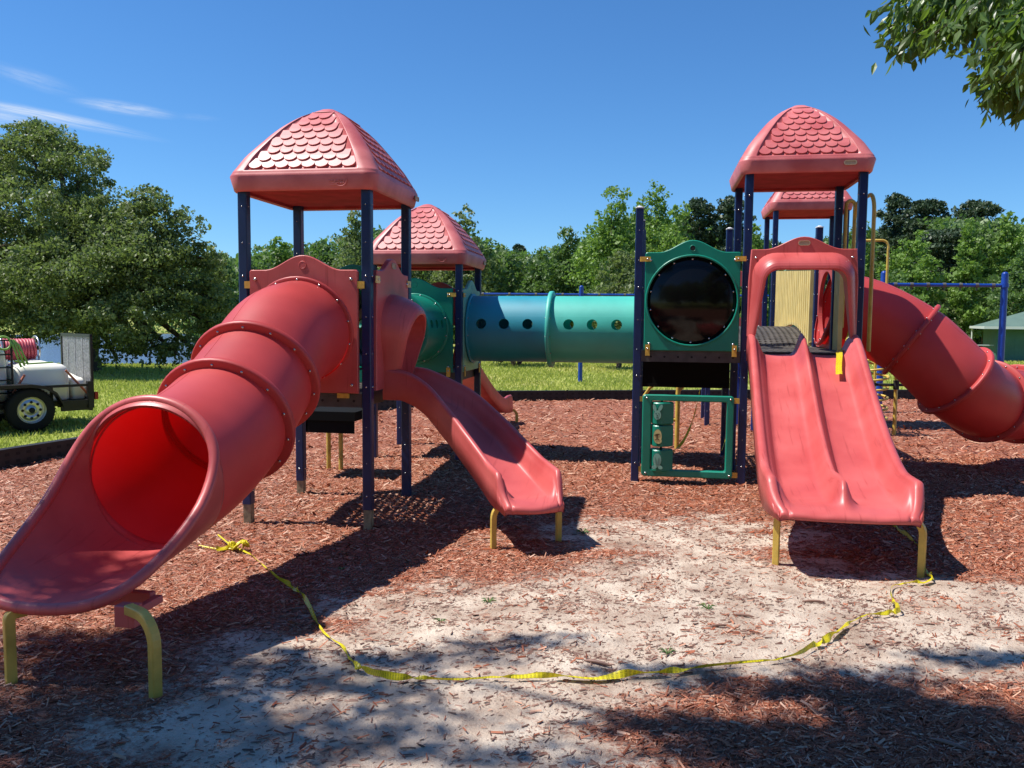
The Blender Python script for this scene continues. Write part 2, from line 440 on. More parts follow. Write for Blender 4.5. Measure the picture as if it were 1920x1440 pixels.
def disc_flange(b, c, nrm, r0, r1, th, mi=0, bolts=12, bm=1, phase=.2):
    nrm = Vector(nrm).normalized(); c = Vector(c)
    up = Vector((0, 0, 1)); a = nrm.cross(up)
    a = a.normalized() if a.length > .01 else Vector((1, 0, 0)); bb = nrm.cross(a)
    prof = [(r0, -th/2), (r1-.012, -th/2), (r1-.003, -th/2+.006), (r1, 0), (r1-.003, th/2-.006), (r1-.012, th/2), (r0, th/2)]
    N = 56; rows = []
    for r, d in prof: rows.append([c+nrm*d+(a*math.cos(2*PI*k/N)+bb*math.sin(2*PI*k/N))*r for k in range(N)])
    b.grid(rows, mi, True, closeu=True)
    for k in range(bolts):
        th_ = 2*PI*k/bolts+phase; p = c+(a*math.cos(th_)+bb*math.sin(th_))*(r0+r1-.01)/2
        for sg in (-1, 1): b.ball(p+nrm*sg*(th/2+.001), .011, bm, 6)

def tube_surface(pts, r, N=48, flare=None):
    """swept circle, no twist, 'down' kept at angle 0"""
    rows = []; m = len(pts)
    for i in range(m):
        t = (pts[min(i+1, m-1)]-pts[max(i-1, 0)]).normalized()
        side = t.cross(Vector((0, 0, 1))).normalized(); up = side.cross(t)
        rows.append([pts[i] + (-up*math.cos(2*PI*k/N) + side*math.sin(2*PI*k/N))*r for k in range(N)])
    return rows

# ================================================================ LEFT FRONT TOWER
u0, v0 = G(-4, -2); u1, v1 = G(-3, -1); DL = 1.125
T = thing('play_tower', ((u0+u1)/2, (v0+v1)/2, 0), 'nearest left play tower with pointed shingled roof, starting point of the big tube slide', 'play tower', 'play towers of the playground')
for i, j in ((-4, -2), (-3, -2), (-4, -1), (-3, -1)): post(T, i, j, 2.90, foot=(j == -2 or i == -4))
deck(T, u0+.045, v0-.03, u1-.045, v1+.03, DL)
roof(T, (u0+u1)/2, (v0+v1)/2, 2.815, logo=True, plate=(u1+.113, 'y', v1-.03))
PW = .965
fm = frame((1, 0, 0), (0, 1, 0), ((u0+u1)/2, v0-.035, DL))
wavy_panel(T, fm, PW, 1.035, 'red', hole=(0, .52, .43), name='entry_panel', lab='red entry panel of the tube slide with domed top')
for sx in (-1, 1):
    b = MB(); b.box((sx*.49-.04, -.02, .88), (sx*.49+.05, .0, .94)); b.xf(fm); obj('clamp', b, 'clamp', T)
b = MB(); b.box((.30, -.03, -.04), (.40, .0, .0)); b.xf(fm); obj('clamp', b, 'clamp', T)
# left side rails
b = MB()
for dz in (.35, .85): pass
b.pipe([(u0, v0+.10, DL), (u0, v0+.10, DL+.85), (u0, v0+.16, DL+.98), (u0, v0+.30, DL+1.03), (u0, v1-.30, DL+1.03), (u0, v1-.16, DL+.98), (u0, v1-.10, DL+.85), (u0, v1-.1, DL)], .018)
for k in range(6): b.pipe([(u0, v0+.22+k*.13, DL+.08), (u0, v0+.22+k*.13, DL+1.02)], .010, 6)
obj('side_rail', b, 'yellow', T)

# ---- big tube slide
TS = thing('tube_slide', (-2.87, 5.0, 0), 'big red tube slide nearest the camera, open mouth at lower left', 'tube slide')
R0 = .425
C = catmull([(-2.932, 6.61, 1.655), (-2.925, 6.15, 1.56), (-2.90, 5.70, 1.305), (-2.86, 5.18, 1.045), (-2.845, 4.76, .90), (-2.84, 4.34, .82)], 60)
def idx_near(P, p): return min(range(len(P)), key=lambda i: (P[i]-Vector(p)).length)
def tube_seg(T, P, i0, i1, r, matn, lab=None, N=56, name='tube_section'):
    rw_ = tube_surface(P, r, N)[i0:i1+1]; b = MB(); b.grid(rw_, 0, True, closeu=True)
    for q_ in (N//2-3, 0): b.pipe([r_[q_] for r_ in rw_], .0022, 5)
    return obj(name, b, matn, T, label=lab)
i1, i2 = idx_near(C, (-2.90, 5.70, 1.305)), idx_near(C, (-2.86, 5.18, 1.045))
tube_seg(TS, C, 0, i1, R0, 'redtube'); tube_seg(TS, C, i1, i2, R0, 'redtube'); tube_seg(TS, C, i2, 60, R0, 'redtube')
for k in (0, i1, i2):
    b = MB(); t = (C[min(k+1, 60)]-C[max(k-1, 0)]).normalized()
    disc_flange(b, C[k]+(t*.03 if k == 0 else t*0), t, R0-.01, R0+(.035 if k == 0 else .06), .03 if k == 0 else .05, bolts=14)
    obj('flange', b, ['redtube', 'steel'], TS)
# open run-out: angle 0 = floor, pi = top; each line runs from the tube's last ring to the beaded rim
NA = 72; NTT = 22; E0 = C[-1]
tE = (C[-1]-C[-2]).normalized(); sE = tE.cross(Vector((0, 0, 1))).normalized(); uE = sE.cross(tE)
AA = [0, .10, .20, .30, .40, .50, .60, .70, .80, .90, 1.0]
EX = [0, .15, .29, .385, .425, .445, .434, .367, .264, .138, 0]
ES = [.93, .92, .87, .74, .52, .27, .11, .05, .03, .02, .02]
EZ = [.035, .038, .055, .110, .21, .355, .545, .688, .786, .848, .870]
def runout(ph, t):
    ph = (ph+PI) % (2*PI)-PI; a = abs(ph)/PI; sg = 1 if ph >= 0 else -1
    S = E0+(-uE*math.cos(ph)-sE*math.sin(ph)*1)*R0
    if sE.x < 0: pass
    else: S = E0+(-uE*math.cos(ph)+sE*math.sin(ph))*R0
    fz = E0.z-R0
    D = Vector((E0.x-.05*interp(a, AA, ES)+sg*interp(a, AA, EX), E0.y-interp(a, AA, ES), fz-.055*interp(a, AA, ES)+interp(a, AA, EZ)))
    P_ = S.lerp(D, t); fl = math.sin(PI*t)*.5
    c = Vector((E0.x, P_.y, P_.z)); n_ = Vector((P_.x-E0.x, 0, P_.z-E0.z)).normalized()
    low = max(0, 1-a*2.2)
    P_ = P_ + Vector((0, 0, -.035*math.sin(PI*t)*low)) + n_*(.012*math.sin(PI*t)) + n_*(.02*t**4)
    return P_
def smooth_ring(pts, it=3):
    for _ in range(it): pts = [(pts[i-1]+pts[i]*2+pts[(i+1) % len(pts)])/4 for i in range(len(pts))]
    return pts
rows = [smooth_ring([runout(2*PI*k/NA, q/NTT) for k in range(NA)], 3 if q else 0) for q in range(NTT+1)]
b = MB(); b.grid(rows, 0, True, closeu=True); obj('run_out', b, 'red', TS, solid=.012)
b = MB(); b.pipe(rows[-1], .030, 12, closed=True); obj('rim', b, 'red', TS)
b = MB(); b.pipe([E0+Vector((math.sin(a)*(R0-.004), .0, -math.cos(a)*(R0-.004))) for a in np.linspace(0, 2*PI, 49)[:-1]], .006, 6, closed=True); obj('seam', b, 'redtube', TS)
b = MB(); b.box((-2.50, 3.46, .28), (-2.395, 3.53, .385)); b.box((-2.95, 3.75, .27), (-2.50, 3.80, .35)); b.box((-2.50, 3.53, .29), (-2.46, 3.80, .33)); obj('support_bracket', b, 'red', TS, bevel=.006)
def legpipe(ax, ay, gx, gy, z, r=.030, bend=.13):
    p0 = Vector((ax, ay, z)); g = Vector((gx, gy, 0)); h = (g-Vector((ax, ay, 0)));
    d = h.normalized(); L = h.length
    pts = [p0]
    for a in np.linspace(0, PI/2, 8): pts.append(Vector((gx, gy, 0))-d*bend + d*bend*math.sin(a) + Vector((0, 0, z-bend+bend*math.cos(a))))
    pts.append(Vector((gx, gy, -.1)))
    return pts
for gx, gy in ((-3.012, 3.40), (-2.227, 3.362)):
    b = MB(); b.pipe(legpipe(-2.42 if gx > -2.6 else -2.97, 3.46, gx, gy, .375 if gx > -2.6 else .33, bend=.13 if gx > -2.6 else .03), .033, 4, square=True); obj('leg', b, 'yellow', TS, bevel=.006)

# ================================================================ chute slides
def chute(T, path, zs, W, lanes=1, rail=.2, name='chute', matn='red', knob=.24, start_rail=.22, railw=.085, ext=.06, skirt0=.06):
    """path: (x,y) centre line; zs: bed height; W half width; rounded side rails that end in a knob before the lip"""
    n = len(path); rows = []
    S_ = [0, .06, .3, .8, .875, .915, .945, .97, 1]
    def rp(x0, sg, h, hk):             # outer foot, over the rounded rail, down to the bed
        rw = railw; out = [(x0, -skirt0), (x0, h*.45), (x0-sg*.003, h-.04)]
        for q in (.12, .3, .5, .7, .88): a = PI*q; out.append((x0-sg*rw*(.5-.5*math.cos(a)), h-.035+.035*math.sin(a)))
        for q in (.0, .2, .4, .6, .8, 1.0):
            f = (.5+.5*math.cos(PI*q))**1.25; out.append((x0-sg*(rw+fall*q), max(.004*(1-q), (h-.04)*f)))
        return out
    fall = .11 if lanes == 2 else .075
    for i in range(n):
        s = i/(n-1)
        t = (path[min(i+1, n-1)]-path[max(i-1, 0)]).normalized(); side = Vector((t.y, -t.x, 0))
        h = interp(s, S_, [start_rail, start_rail*.92, rail, rail*.92, knob*.98, knob, knob*.98, knob*.42, .0]); h = max(h, .012)
        hm = interp(s, S_, [start_rail, start_rail*.92, rail*.9, rail*.82, knob*.97, knob, knob*.95, knob*.12, .0])
        w = W
        if s > .93: w = W*(1-.13*((s-.93)/.07)**2.4)
        L = rp(-w, -1, h, 1); Rr = rp(w, 1, h, 1)[::-1]; edge = w-railw-fall
        mid = []
        if lanes == 2:
            for q in (-.75, -.5, -.25): mid.append((edge*(q), 0))
            bx_ = min(.15, edge*.42); mid = [(-edge*.85, -.004), (-edge*.68, -.006), (-edge*.52, -.003)]
            for q in np.linspace(-1, 1, 15):
                x = bx_*q; f = math.exp(-(x/.052)**2*1.0) if abs(q) < .99 else 0; mid.append((x, hm*f))
            mid += [(edge*.52, -.003), (edge*.68, -.006), (edge*.85, -.004)]
        else: mid = [(edge*q, -.006*(1-q*q)) for q in (-.75, -.5, -.25, 0, .25, .5, .75)]
        pr = L+mid+Rr; zz = zs[i]; drop = 0
        if s > .955: drop = .030*((s-.955)/.045)**2
        fwd = ext*max(0, (s-.90)/.10)**2
        row = [path[i]+side*x+t*(fwd*(1-(x/W)**2))+Vector((0, 0, zz-drop+hh)) for x, hh in pr]
        under = [path[i]+side*x+t*(fwd*(1-(x/W)**2)*.85)+Vector((0, 0, zz-drop*.4-skirt0-.004)) for x in (w*.9, w*.5, 0, -w*.5, -w*.9)]
        rows.append(row+under)
    # rounded nose of the lip
    last = rows[-1]; m = len(last); t = (path[-1]-path[-2]).normalized(); nt_ = m-5; zb = last[-3].z+.004
    for f, d in ((.014, .008), (.024, .022), (.026, .038), (.018, .054)):
        rows.append([p+t*f-Vector((0, 0, min(d, max(0, p.z-zb)))) for j, p in enumerate(last)])
    b = MB(); b.grid(rows, 0, True, closeu=True)
    b.add(rows[-1], [tuple(range(m-1, -1, -1))], 0); b.add(rows[0], [tuple(range(m))], 0)
    return obj(name, b, matn, T)

# ---- wave slide from the left front tower
def resample(P, n):
    P = catmull(P, 200); d = [0]
    for i in range(1, len(P)): d.append(d[-1]+(P[i]-P[i-1]).length)
    out = []
    for k in range(n): 
        t = d[-1]*k/(n-1)
        out.append(Vector([interp(t, d, [p[a] for p in P]) for a in range(3)]))
    return out
WS = thing('wave_slide', (-1.5, 6.8, 0), 'red curved slide between the two towers, its end on two bent yellow legs', 'slide', 'single open slides')
Pw = resample([(-2.34, 7.20, 1.13), (-2.10, 7.20, 1.11), (-1.80, 7.14, .96), (-1.53, 6.98, .77), (-1.30, 6.77, .60), (-1.10, 6.53, .465), (-.97, 6.31, .405), (-.885, 6.14, .40)], 70)
chute(WS, [Vector((p.x, p.y, 0)) for p in Pw], [p.z for p in Pw], .27, 1, rail=.20, knob=.20, start_rail=.20, railw=.055, ext=.10, skirt0=.08)
for (gx, gy), (ax, ay) in (((-1.20, 6.197), (-1.10, 6.25)), ((-.723, 6.454), (-.82, 6.40))):
    b = MB(); b.pipe(legpipe(ax, ay, gx, gy, .325, bend=.10), .030, 4, square=True); obj('leg', b, 'yellow', WS, bevel=.005)

def hood(T, mtx, W, H, matn, opening, prot, plate=False, dot=True, zfoot=.1, name='hood', lab=None):
    """wavy plate with an open-bottomed arch that bulges outward (local -y)"""
    P = panel_outline(W, H); hwB, hwT, zt, rad = opening
    # inner arch: from bottom-left up and over to bottom-right
    def arch(hb, ht, zt, r, n=36):
        pts = []
        for k in range(10): t = k/10; z = zfoot+(zt-r-zfoot)*t; pts.append((-(hb+(ht-hb)*t), z))
        for k in range(9): a = PI-PI/2*k/8; pts.append((-ht+r+r*math.cos(a), zt-r+r*math.sin(a)))
        for k in range(1, 8): pts.append((-ht+r+(2*ht-2*r)*k/8, zt))
        for k in range(9): a = PI/2-PI/2*k/8; pts.append((ht-r+r*math.cos(a), zt-r+r*math.sin(a)))
        for k in range(1, 11): t = k/10; z = (zt-r)+(zfoot-(zt-r))*t; pts.append((ht+(hb-ht)*t, z))
        return pts
    A0 = arch(hwB+.055, hwT+.10, zt+.17, rad+.10)
    A1 = arch(hwB, hwT, zt, rad)
    nA = len(A0); outl = []
    for k, (x, z) in enumerate(A0):
        # matching point on the plate outline
        if k < 10: outl.append((-W/2, z))
        elif k >= nA-10: outl.append((W/2, z))
        else:
            t = (k-9.5)/(nA-20); xx = -W/2+W*t; outl.append((xx, crown_z(xx, W, H)) if abs(xx) < W/2*.97 else (xx, H))
    def pr(x, z): return prot*(.35+.65*min(1, max(0, (z-zfoot)/(zt-zfoot))))
    b = MB(); th = .022
    V = lambda p, y: Vector((p[0], y, p[1]))
    rows = [[V(p, th) for p in A1], [V(p, th) for p in outl], [V(p, -th+.006) for p in outl], [V((p[0]*.985, p[1]*.995), -th) for p in outl], [V(p, -th) for p in A0]]
    for t in np.linspace(0, 1, 9)[1:]:
        rows.append([V((a[0]+(c[0]-a[0])*(t**1.3), a[1]+(c[1]-a[1])*(t**1.3)), -th-pr(*c)*math.sin(t*PI/2)) for a, c in zip(A0, A1)])
    rows.append([V((c[0]*.975, c[1]-.012), -th-pr(*c)+.008) for c in A1])
    rows.append([V((c[0]*.985, c[1]-.008), -th-pr(*c)*.5) for c in A1])
    rows.append([V(c, th) for c in A1])
    for a in range(len(rows)-1): b.grid([rows[a], rows[a+1]], 0, a >= 3 or a == 1)
    for r_ in (0, -1):
        poly = [r[r_] for r in rows[:-1]]; b.add(poly, [tuple(range(len(poly)))], 0)
    for sx in (-1, 1): b.ball((sx*(W/2-.065), -th, H-.085), .015, 1)
    b.xf(mtx); o = obj(name, b, [matn, 'steel'], T, label=lab)
    if plate:
        d = MB(); oval(d, 0, -th, crown_z(0, W, H)-.065, .058, .026); d.xf(mtx); obj('oval_badge', d, 'beige', o)
    return o
hm = frame((0, 1, 0), (-1, 0, 0), (-2.345, 7.20, DL))
hood(WS, hm, .93, 1.04, 'red', (.17, .26, .68, .24), .27, plate=True, zfoot=.02)
for sy in (-1, 1):
    b = MB(); b.box((sy*.45-.05, -.034, .93), (sy*.45+.05, -.026, .99)); b.ball((sy*.45, -.036, .96), .009, 1); b.xf(hm); obj('clamp', b, ['yellowpanel', 'steel'], WS)

# ================================================================ LEFT REAR TOWER
a0, b0_ = G(-4, 1); a1, b1_ = G(-3, 2)
T2 = thing('play_tower', ((a0+a1)/2, (b0_+b1_)/2, 0), 'left rear play tower with shingled roof at the left end of the blue tunnel', 'play tower', 'play towers of the playground')
for i, j in ((-4, 1), (-3, 1), (-4, 2), (-3, 2)): post(T2, i, j, 2.50)
deck(T2, a0+.045, b0_-.03, a1-.045, b1_+.03, 1.105)
roof(T2, (a0+a1)/2, (b0_+b1_)/2, 2.43, logo=True, plate=(a1+.113, 'y', b1_-.1))
f2 = frame((1, 0, 0), (0, 1, 0), ((a0+a1)/2, b0_-.035, 1.105))
wavy_panel(T2, f2, .965, 1.035, 'green', hole=(0, .53, .43), name='entry_panel'); clamps(T2, f2, .965, 1.035)
f2r = frame((0, 1, 0), (-1, 0, 0), (a1+.02, (b0_+b1_)/2, 1.105))
wavy_panel(T2, f2r, .965, 1.035, 'palegreen', hole=(0, .54, .425), name='entry_panel'); clamps(T2, f2r, .965, 1.035)
f2l = frame((0, -1, 0), (1, 0, 0), (a0-.02, (b0_+b1_)/2, 1.105))
wavy_panel(T2, f2l, .965, 1.035, 'green', name='side_panel')
# rear slide of that tower
WR = thing('wave_slide', (-2.93, 12.5, 0), 'red slide seen below the blue tunnel, behind the left rear tower', 'slide', 'single open slides')
Pr = resample([(-2.87, 11.12, 1.12), (-2.87, 11.4, 1.10), (-2.82, 11.9, .92), (-2.76, 12.6, .58), (-2.70, 13.2, .34), (-2.66, 13.65, .27), (-2.64, 13.95, .28)], 48)
chute(WR, [Vector((p.x, p.y, 0)) for p in Pr], [p.z for p in Pr], .30, 1, rail=.20, knob=.24, start_rail=.22, railw=.06, ext=.08)
for gx in (-2.98, -2.30):
    b = MB(); b.pipe(legpipe(-2.65+(.12 if gx > -2.65 else -.12), 13.8, gx, 13.9, .235, bend=.10), .030, 4, square=True); obj('leg', b, 'yellow', WR)
fr_ = frame((-1, 0, 0), (0, -1, 0), ((a0+a1)/2, b1_+.03, 1.105))
hood(WR, fr_, .93, 1.04, 'red', (.17, .26, .68, .24), .24, zfoot=.02)

# ---- green tunnel between the two left towers
def tunnel_holes(T, P0, P1, r, matn, holes, hr=.065, lab=None, zoff=.065, both=True):
    """straight tube with round peepholes cut in both sides (quads near each hole are re-cut)"""
    P0, P1 = Vector(P0), Vector(P1); ax = (P1-P0).normalized(); L = (P1-P0).length
    side = ax.cross(Vector((0, 0, 1))).normalized()
    b = MB(); N = 64
    phis = {1: math.asin(zoff/r), -1: PI-math.asin(zoff/r)}
    def pt(s, ph, rr=r): return P0+ax*s+side*math.cos(ph)*rr+Vector((0, 0, 1))*math.sin(ph)*rr
    cell = hr*1.45; dph = cell/r
    # columns: s-breaks at holes
    holes = sorted(holes)
    def strip(s0, s1, p0, p1, ns, npn):
        rows = [[pt(s0+(s1-s0)*i/ns, p0+(p1-p0)*j/npn) for j in range(npn+1)] for i in range(ns+1)]
        b.grid(rows, 0, True)
    pA0, pA1 = phis[1]-dph, phis[1]+dph; pB0, pB1 = phis[-1]-dph, phis[-1]+dph
    strip(0, L, pA1, pB0, 8, 40); strip(0, L, pB1, pA0+2*PI, 8, 44)
    for (q0, q1, pc) in ((pA0, pA1, phis[1]), (pB0, pB1, phis[-1])):
        s = 0
        for h in holes:
            strip(s, h-cell, q0, q1, 2, 12)
            ring = []; M_ = 48; sq = []
            for k in range(M_):
                a = 2*PI*k/M_; ring.append(pt(h+hr*math.cos(a), pc+hr*math.sin(a)/r))
                c_, s_ = math.cos(a), math.sin(a); mm = max(abs(c_), abs(s_)); sq.append(pt(h+cell*c_/mm, pc+dph*s_/mm))
            def onr(p): c_ = P0+ax*((p-P0).dot(ax)); return c_+(p-c_).normalized()*r
            b.grid([sq]+[[onr(a_.lerp(c_, q)) for a_, c_ in zip(sq, ring)] for q in (.33, .66)]+[ring], 0, True, closeu=True)
            b.grid([ring, [p-(p-(P0+ax*((p-P0).dot(ax)))).normalized()*.03 for p in ring]], 0, True, closeu=True)
            s = h+cell
        strip(s, L, q0, q1, 2, 12)
    o = obj('tube_section', b, matn, T, label=lab)
    return o
GT = thing('crawl_tunnel', (-2.932, 8.88, 0), 'green crawl tunnel joining the two left towers, behind the hood of the curved slide', 'tunnel', 'crawl tunnels')
gt = [tunnel_holes(GT, (-2.932, 7.83, 1.64), (-2.932, 8.88, 1.64), .41, 'teal' if False else 'green', [.22, .45, .68, .90], hr=.05), tunnel_holes(GT, (-2.932, 8.88, 1.64), (-2.932, 9.93, 1.64), .41, 'green', [.15, .37, .60, .83], hr=.05)]
for y in (7.84, 8.88, 9.92):
    b = MB(); disc_flange(b, (-2.932, y, 1.64), (0, 1, 0), .40, .475 if y == 8.88 else .44, .05); obj('flange', b, ['green', 'steel'], GT)
fb = frame((-1, 0, 0), (0, -1, 0), ((u0+u1)/2, v1+.035, DL))
wavy_panel(T, fb, .965, 1.035, 'green', hole=(0, .52, .41), name='entry_panel', lab='green rear panel of the front left tower')

# ---- blue and teal tunnel to the right hand decks
BT = thing('crawl_tunnel', (-1.29, 10.53, 0), 'long crawl tunnel with round peepholes, blue left half and teal right half', 'tunnel', 'crawl tunnels')
kk = 10.12/10.53
hl = [2.22*kk, 1.92*kk, 1.613*kk]; hr_ = [1.085*kk, .787*kk, .479*kk]
tunnel_holes(BT, (-2.34, 10.53, 1.645), (-1.31, 10.53, 1.645), .42, 'bluetube', [2.34-x for x in hl], lab='blue half of the tunnel')
tunnel_holes(BT, (-1.29, 10.53, 1.645), (-.20, 10.53, 1.645), .42, 'teal', [1.29-x for x in hr_], lab='teal half of the tunnel')
b = MB(); disc_flange(b, (-1.30, 10.53, 1.645), (1, 0, 0), .41, .485, .055); obj('flange', b, ['teal', 'steel'], BT)
b = MB(); disc_flange(b, (-2.32, 10.53, 1.645), (1, 0, 0), .41, .45, .03); obj('flange', b, ['bluetube', 'steel'], BT)

# ================================================================ BUBBLE DECK (open, right centre)
g0, g1 = G(-1, 0), G(0, 1); DR = 1.45
T3 = thing('play_deck', (.37, 9.98, 0), 'open blue-post deck with round black bubble window and green animal frame below', 'play deck')
post(T3, -1, 0, 2.93, cap=True); post(T3, -1, 1, 2.93, cap=True); post(T3, -1, 2, 2.94); post(T3, 0, 2, 2.94, cap=True)
deck(T3, g0[0]+.045, g0[1]-.03, g1[0]-.045, g1[1]-.03, DR, skirt=.12)
deck(T3, g0[0]+.045, g1[1]+.0, g1[0]-.045, g1[1]+1.12, 1.10, skirt=.12)
b = MB(); b.box((g0[0]+.05, g1[1]-.02, 1.0), (g1[0]-.05, g1[1]-.005, 1.43)); b.box((g0[0]+.05, g1[1]-.03, .98), (g1[0]-.05, g1[1]-.021, 1.02)); obj('riser_panel', b, 'dark', T3)
f3 = frame((1, 0, 0), (0, 1, 0), ((g0[0]+g1[0])/2, g0[1]-.03, DR))
wavy_panel(T3, f3, .965, 1.02, 'green', hole=(0, .52, .46), name='window_panel', dot='dark'); clamps(T3, f3, .985, 1.03)
bub = MB(); rows = []
for i in range(13):
    t = i/12; rr = .462*t; yy = .02-.095*(1-t*t)
    rows.append([Vector((rr*math.cos(2*PI*k/48), yy, .52+rr*math.sin(2*PI*k/48))) for k in range(48)])
bub.grid(rows, 0, True, closeu=True)
for k in range(14): a = 2*PI*(k+.5)/14; bub.ball((.432*math.cos(a), .010, .52+.432*math.sin(a)), .013, 1)
bub.xf(f3); obj('bubble_window', bub, ['smoke', 'steel'], T3)
b = MB(); b.pipe([(.466*math.cos(a), -.026, .52+.466*math.sin(a)) for a in np.linspace(0, 2*PI, 49)[:-1]], .012, 8, closed=True); b.xf(f3); obj('window_trim', b, 'green', T3)
f3l = frame((0, -1, 0), (1, 0, 0), (g0[0]-.01, (g0[1]+g1[1])/2, DR)); wavy_panel(T3, f3l, .965, 1.02, 'green', name='side_panel')
f3t = frame((0, -1, 0), (1, 0, 0), (g0[0]-.01, g1[1]+.55, 1.10)); wavy_panel(T3, f3t, .965, 1.02, 'green', hole=(0, .545, .42), name='entry_panel')
# animal frame below
AF = MB(); X0, X1, Z0, Z1 = -.115, .825, .115, .985; yv = g0[1]-.03
def roundrect(x0, x1, z0, z1, r, y, n=6):
    out = []
    for cx, cz, a0_ in ((x1-r, z1-r, 0), (x0+r, z1-r, PI/2), (x0+r, z0+r, PI), (x1-r, z0+r, 1.5*PI)):
        for k in range(n+1): a = a0_+PI/2*k/n; out.append(Vector((cx+r*math.cos(a), y, cz+r*math.sin(a))))
    return out
rr = [roundrect(X0+.01, X1-.01, Z0+.01, Z1-.01, .03, yv-.03), roundrect(X0, X1, Z0, Z1, .035, yv-.02), roundrect(X0, X1, Z0, Z1, .035, yv+.03), roundrect(X0+.095, X1-.075, Z0+.075, Z1-.065, .02, yv+.03), roundrect(X0+.095, X1-.075, Z0+.075, Z1-.065, .02, yv-.02), roundrect(X0+.085, X1-.065, Z0+.065, Z1-.055, .02, yv-.03), roundrect(X0+.01, X1-.01, Z0+.01, Z1-.01, .03, yv-.03)]
for a in range(6): AF.grid([rr[a], rr[a+1]], 0, True, closeu=True)
for x in (X0+.045, X1-.035):
    for z in (Z0+.035, Z1-.035): AF.ball((x, yv-.031, z), .013, 1)
afo = obj('animal_frame', AF, ['green', 'steel'], T3)
for x, z in ((X0-.03, Z1-.05), (X0-.03, Z0+.07), (X1+.03, Z1-.05), (X1+.03, Z0+.04)):
    b = MB(); b.box((x-.035, yv-.006, z-.028), (x+.035, yv+.006, z+.028)); obj('clamp', b, 'clamp', T3)
def block(z0, z1, kind):
    b = MB(); cx, cy = .088, yv+.02; n = 3; pts = []
    R = .125
    for k in range(3):                     # rounded triangular prism, one flat side towards the lawn front
        a = -PI*.60+2*PI*k/3
        for d in (-.42, -.25, -.08, .08, .25, .42): pts.append((cx+R*math.cos(a+d), cy+R*math.sin(a+d)*.9))
    m = len(pts); vs = []
    for zz, s in ((z0, .93), (z0+.01, 1), (z1-.01, 1), (z1, .93)): vs.append([Vector((cx+(x-cx)*s, cy+(y-cy)*s, zz)) for x, y in pts])
    b.grid(vs, 0, False, closeu=True); b.add(vs[-1], [tuple(range(m))]); b.add(vs[0], [tuple(range(m-1, -1, -1))])
    o = obj('turning_block', b, 'green', afo)
    # picture on the face turned to the left front
    a = -PI*.60; p0 = Vector(pts[5]+(0,)); p1 = Vector(pts[0]+(0,))
    # front face runs between the last corner (k=2) end and first corner (k=0) start
    q0 = Vector((cx-.088, cy-.10, 0)); q1 = Vector((cx+.045, cy-.128, 0))
    e = MB(); ex = Vector((1, 0, 0)); zc = (z0+z1)/2; yb = cy-.128
    def el(x, z, a_, b_, mi, lift, rot=0):
        vs = [Vector((cx+x+a_*math.cos(t)*math.cos(rot)-b_*math.sin(t)*math.sin(rot), yb-lift, zc+z+a_*math.cos(t)*math.sin(rot)+b_*math.sin(t)*math.cos(rot))) for t in np.linspace(0, 2*PI, 21)[:-1]]
        vb = [v+Vector((0, .02+lift, 0)) for v in vs]
        k = len(vs); e.add(vs+vb, [tuple(range(k))]+[(i, (i+1) % k, (i+1) % k+k, i+k) for i in range(k)], mi)
    if kind == 'face':
        for sx, rot in ((-1, .25), (1, -.45)):
            el(-.045+sx*.030, .062, .021, .042, 1, .001, rot); el(-.045+sx*.030, .062, .018, .039, 0, .003, rot)
        el(-.045, -.012, .041, .052, 1, .002); el(-.045, -.012, .038, .049, 0, .004)
        for sx in (-1, 1): el(-.045+sx*.014, .003, .004, .008, 1, .006)
        el(-.045, -.018, .008, .005, 1, .006); el(-.045, -.034, .013, .003, 1, .006)
        obj('rabbit_picture', e, ['lime', 'ink'], o)
    elif kind == 'belly':
        el(-.038, .0, .045, .078, 1, .001); el(-.038, .0, .042, .075, 0, .003); el(-.028, -.045, .033, .030, 0, .004)
        el(-.045, .020, .030, .010, 2, .005, .25); el(-.043, -.004, .010, .028, 2, .005); el(-.055, -.03, .012, .006, 2, .006, .4); el(-.03, -.03, .012, .006, 2, .006, -.4)
        obj('teddy_picture', e, ['cream', 'ink', 'brownink'], o)
    else:
        el(-.038, .015, .046, .072, 1, .001); el(-.038, .015, .043, .069, 0, .003)
        el(-.066, -.062, .030, .022, 1, .002, .4); el(-.066, -.062, .027, .019, 0, .004, .4); el(-.006, -.062, .030, .022, 1, .002, -.4); el(-.006, -.062, .027, .019, 0, .004, -.4)
        for sx in (-1, 1): el(-.038+sx*.013, .0, .0015, .045, 1, .006, sx*-.12)
        obj('rabbit_feet_picture', e, ['lime', 'ink'], o)
block(.675, .905, 'face'); block(.44, .665, 'belly'); block(.175, .405, 'feet')
b = MB(); b.cyl((.088, yv+.02, .14), (.088, yv+.02, .95), .012, 8); obj('spindle', b, 'black', afo)

# ================================================================ RIGHT FRONT TOWER
h0, h1 = G(0, 0), G(1, 1)
T4 = thing('play_tower', (1.468, 9.43, 0), 'right play tower with the tallest shingled roof, above the double slide', 'play tower', 'play towers of the playground')
for i, j in ((0, 0), (1, 0), (0, 1), (1, 1)): post(T4, i, j, 3.33)
post(T4, 1, 2, 2.95, cap=True)
deck(T4, h0[0]+.045, h0[1]-.03, h1[0]-.045, h1[1]-.03, DR, skirt=.12, lip='deckgrey')
deck(T4, h0[0]+.045, h1[1]-.029, h1[0]-.045, h1[1]+1.12, DR, skirt=.12, lip='deckgrey')
roof(T4, 1.468, 9.43, 3.25, plate=(1.468+.40, 'x', 9.43-.654))
f4 = frame((0, 1, 0), (-1, 0, 0), (h1[0]+.02, h1[1]+.55, DR))
wavy_panel(T4, f4, .965, 1.02, 'red', hole=(0, .50, .42), name='entry_panel', lab='red entry panel of the right tube slide')
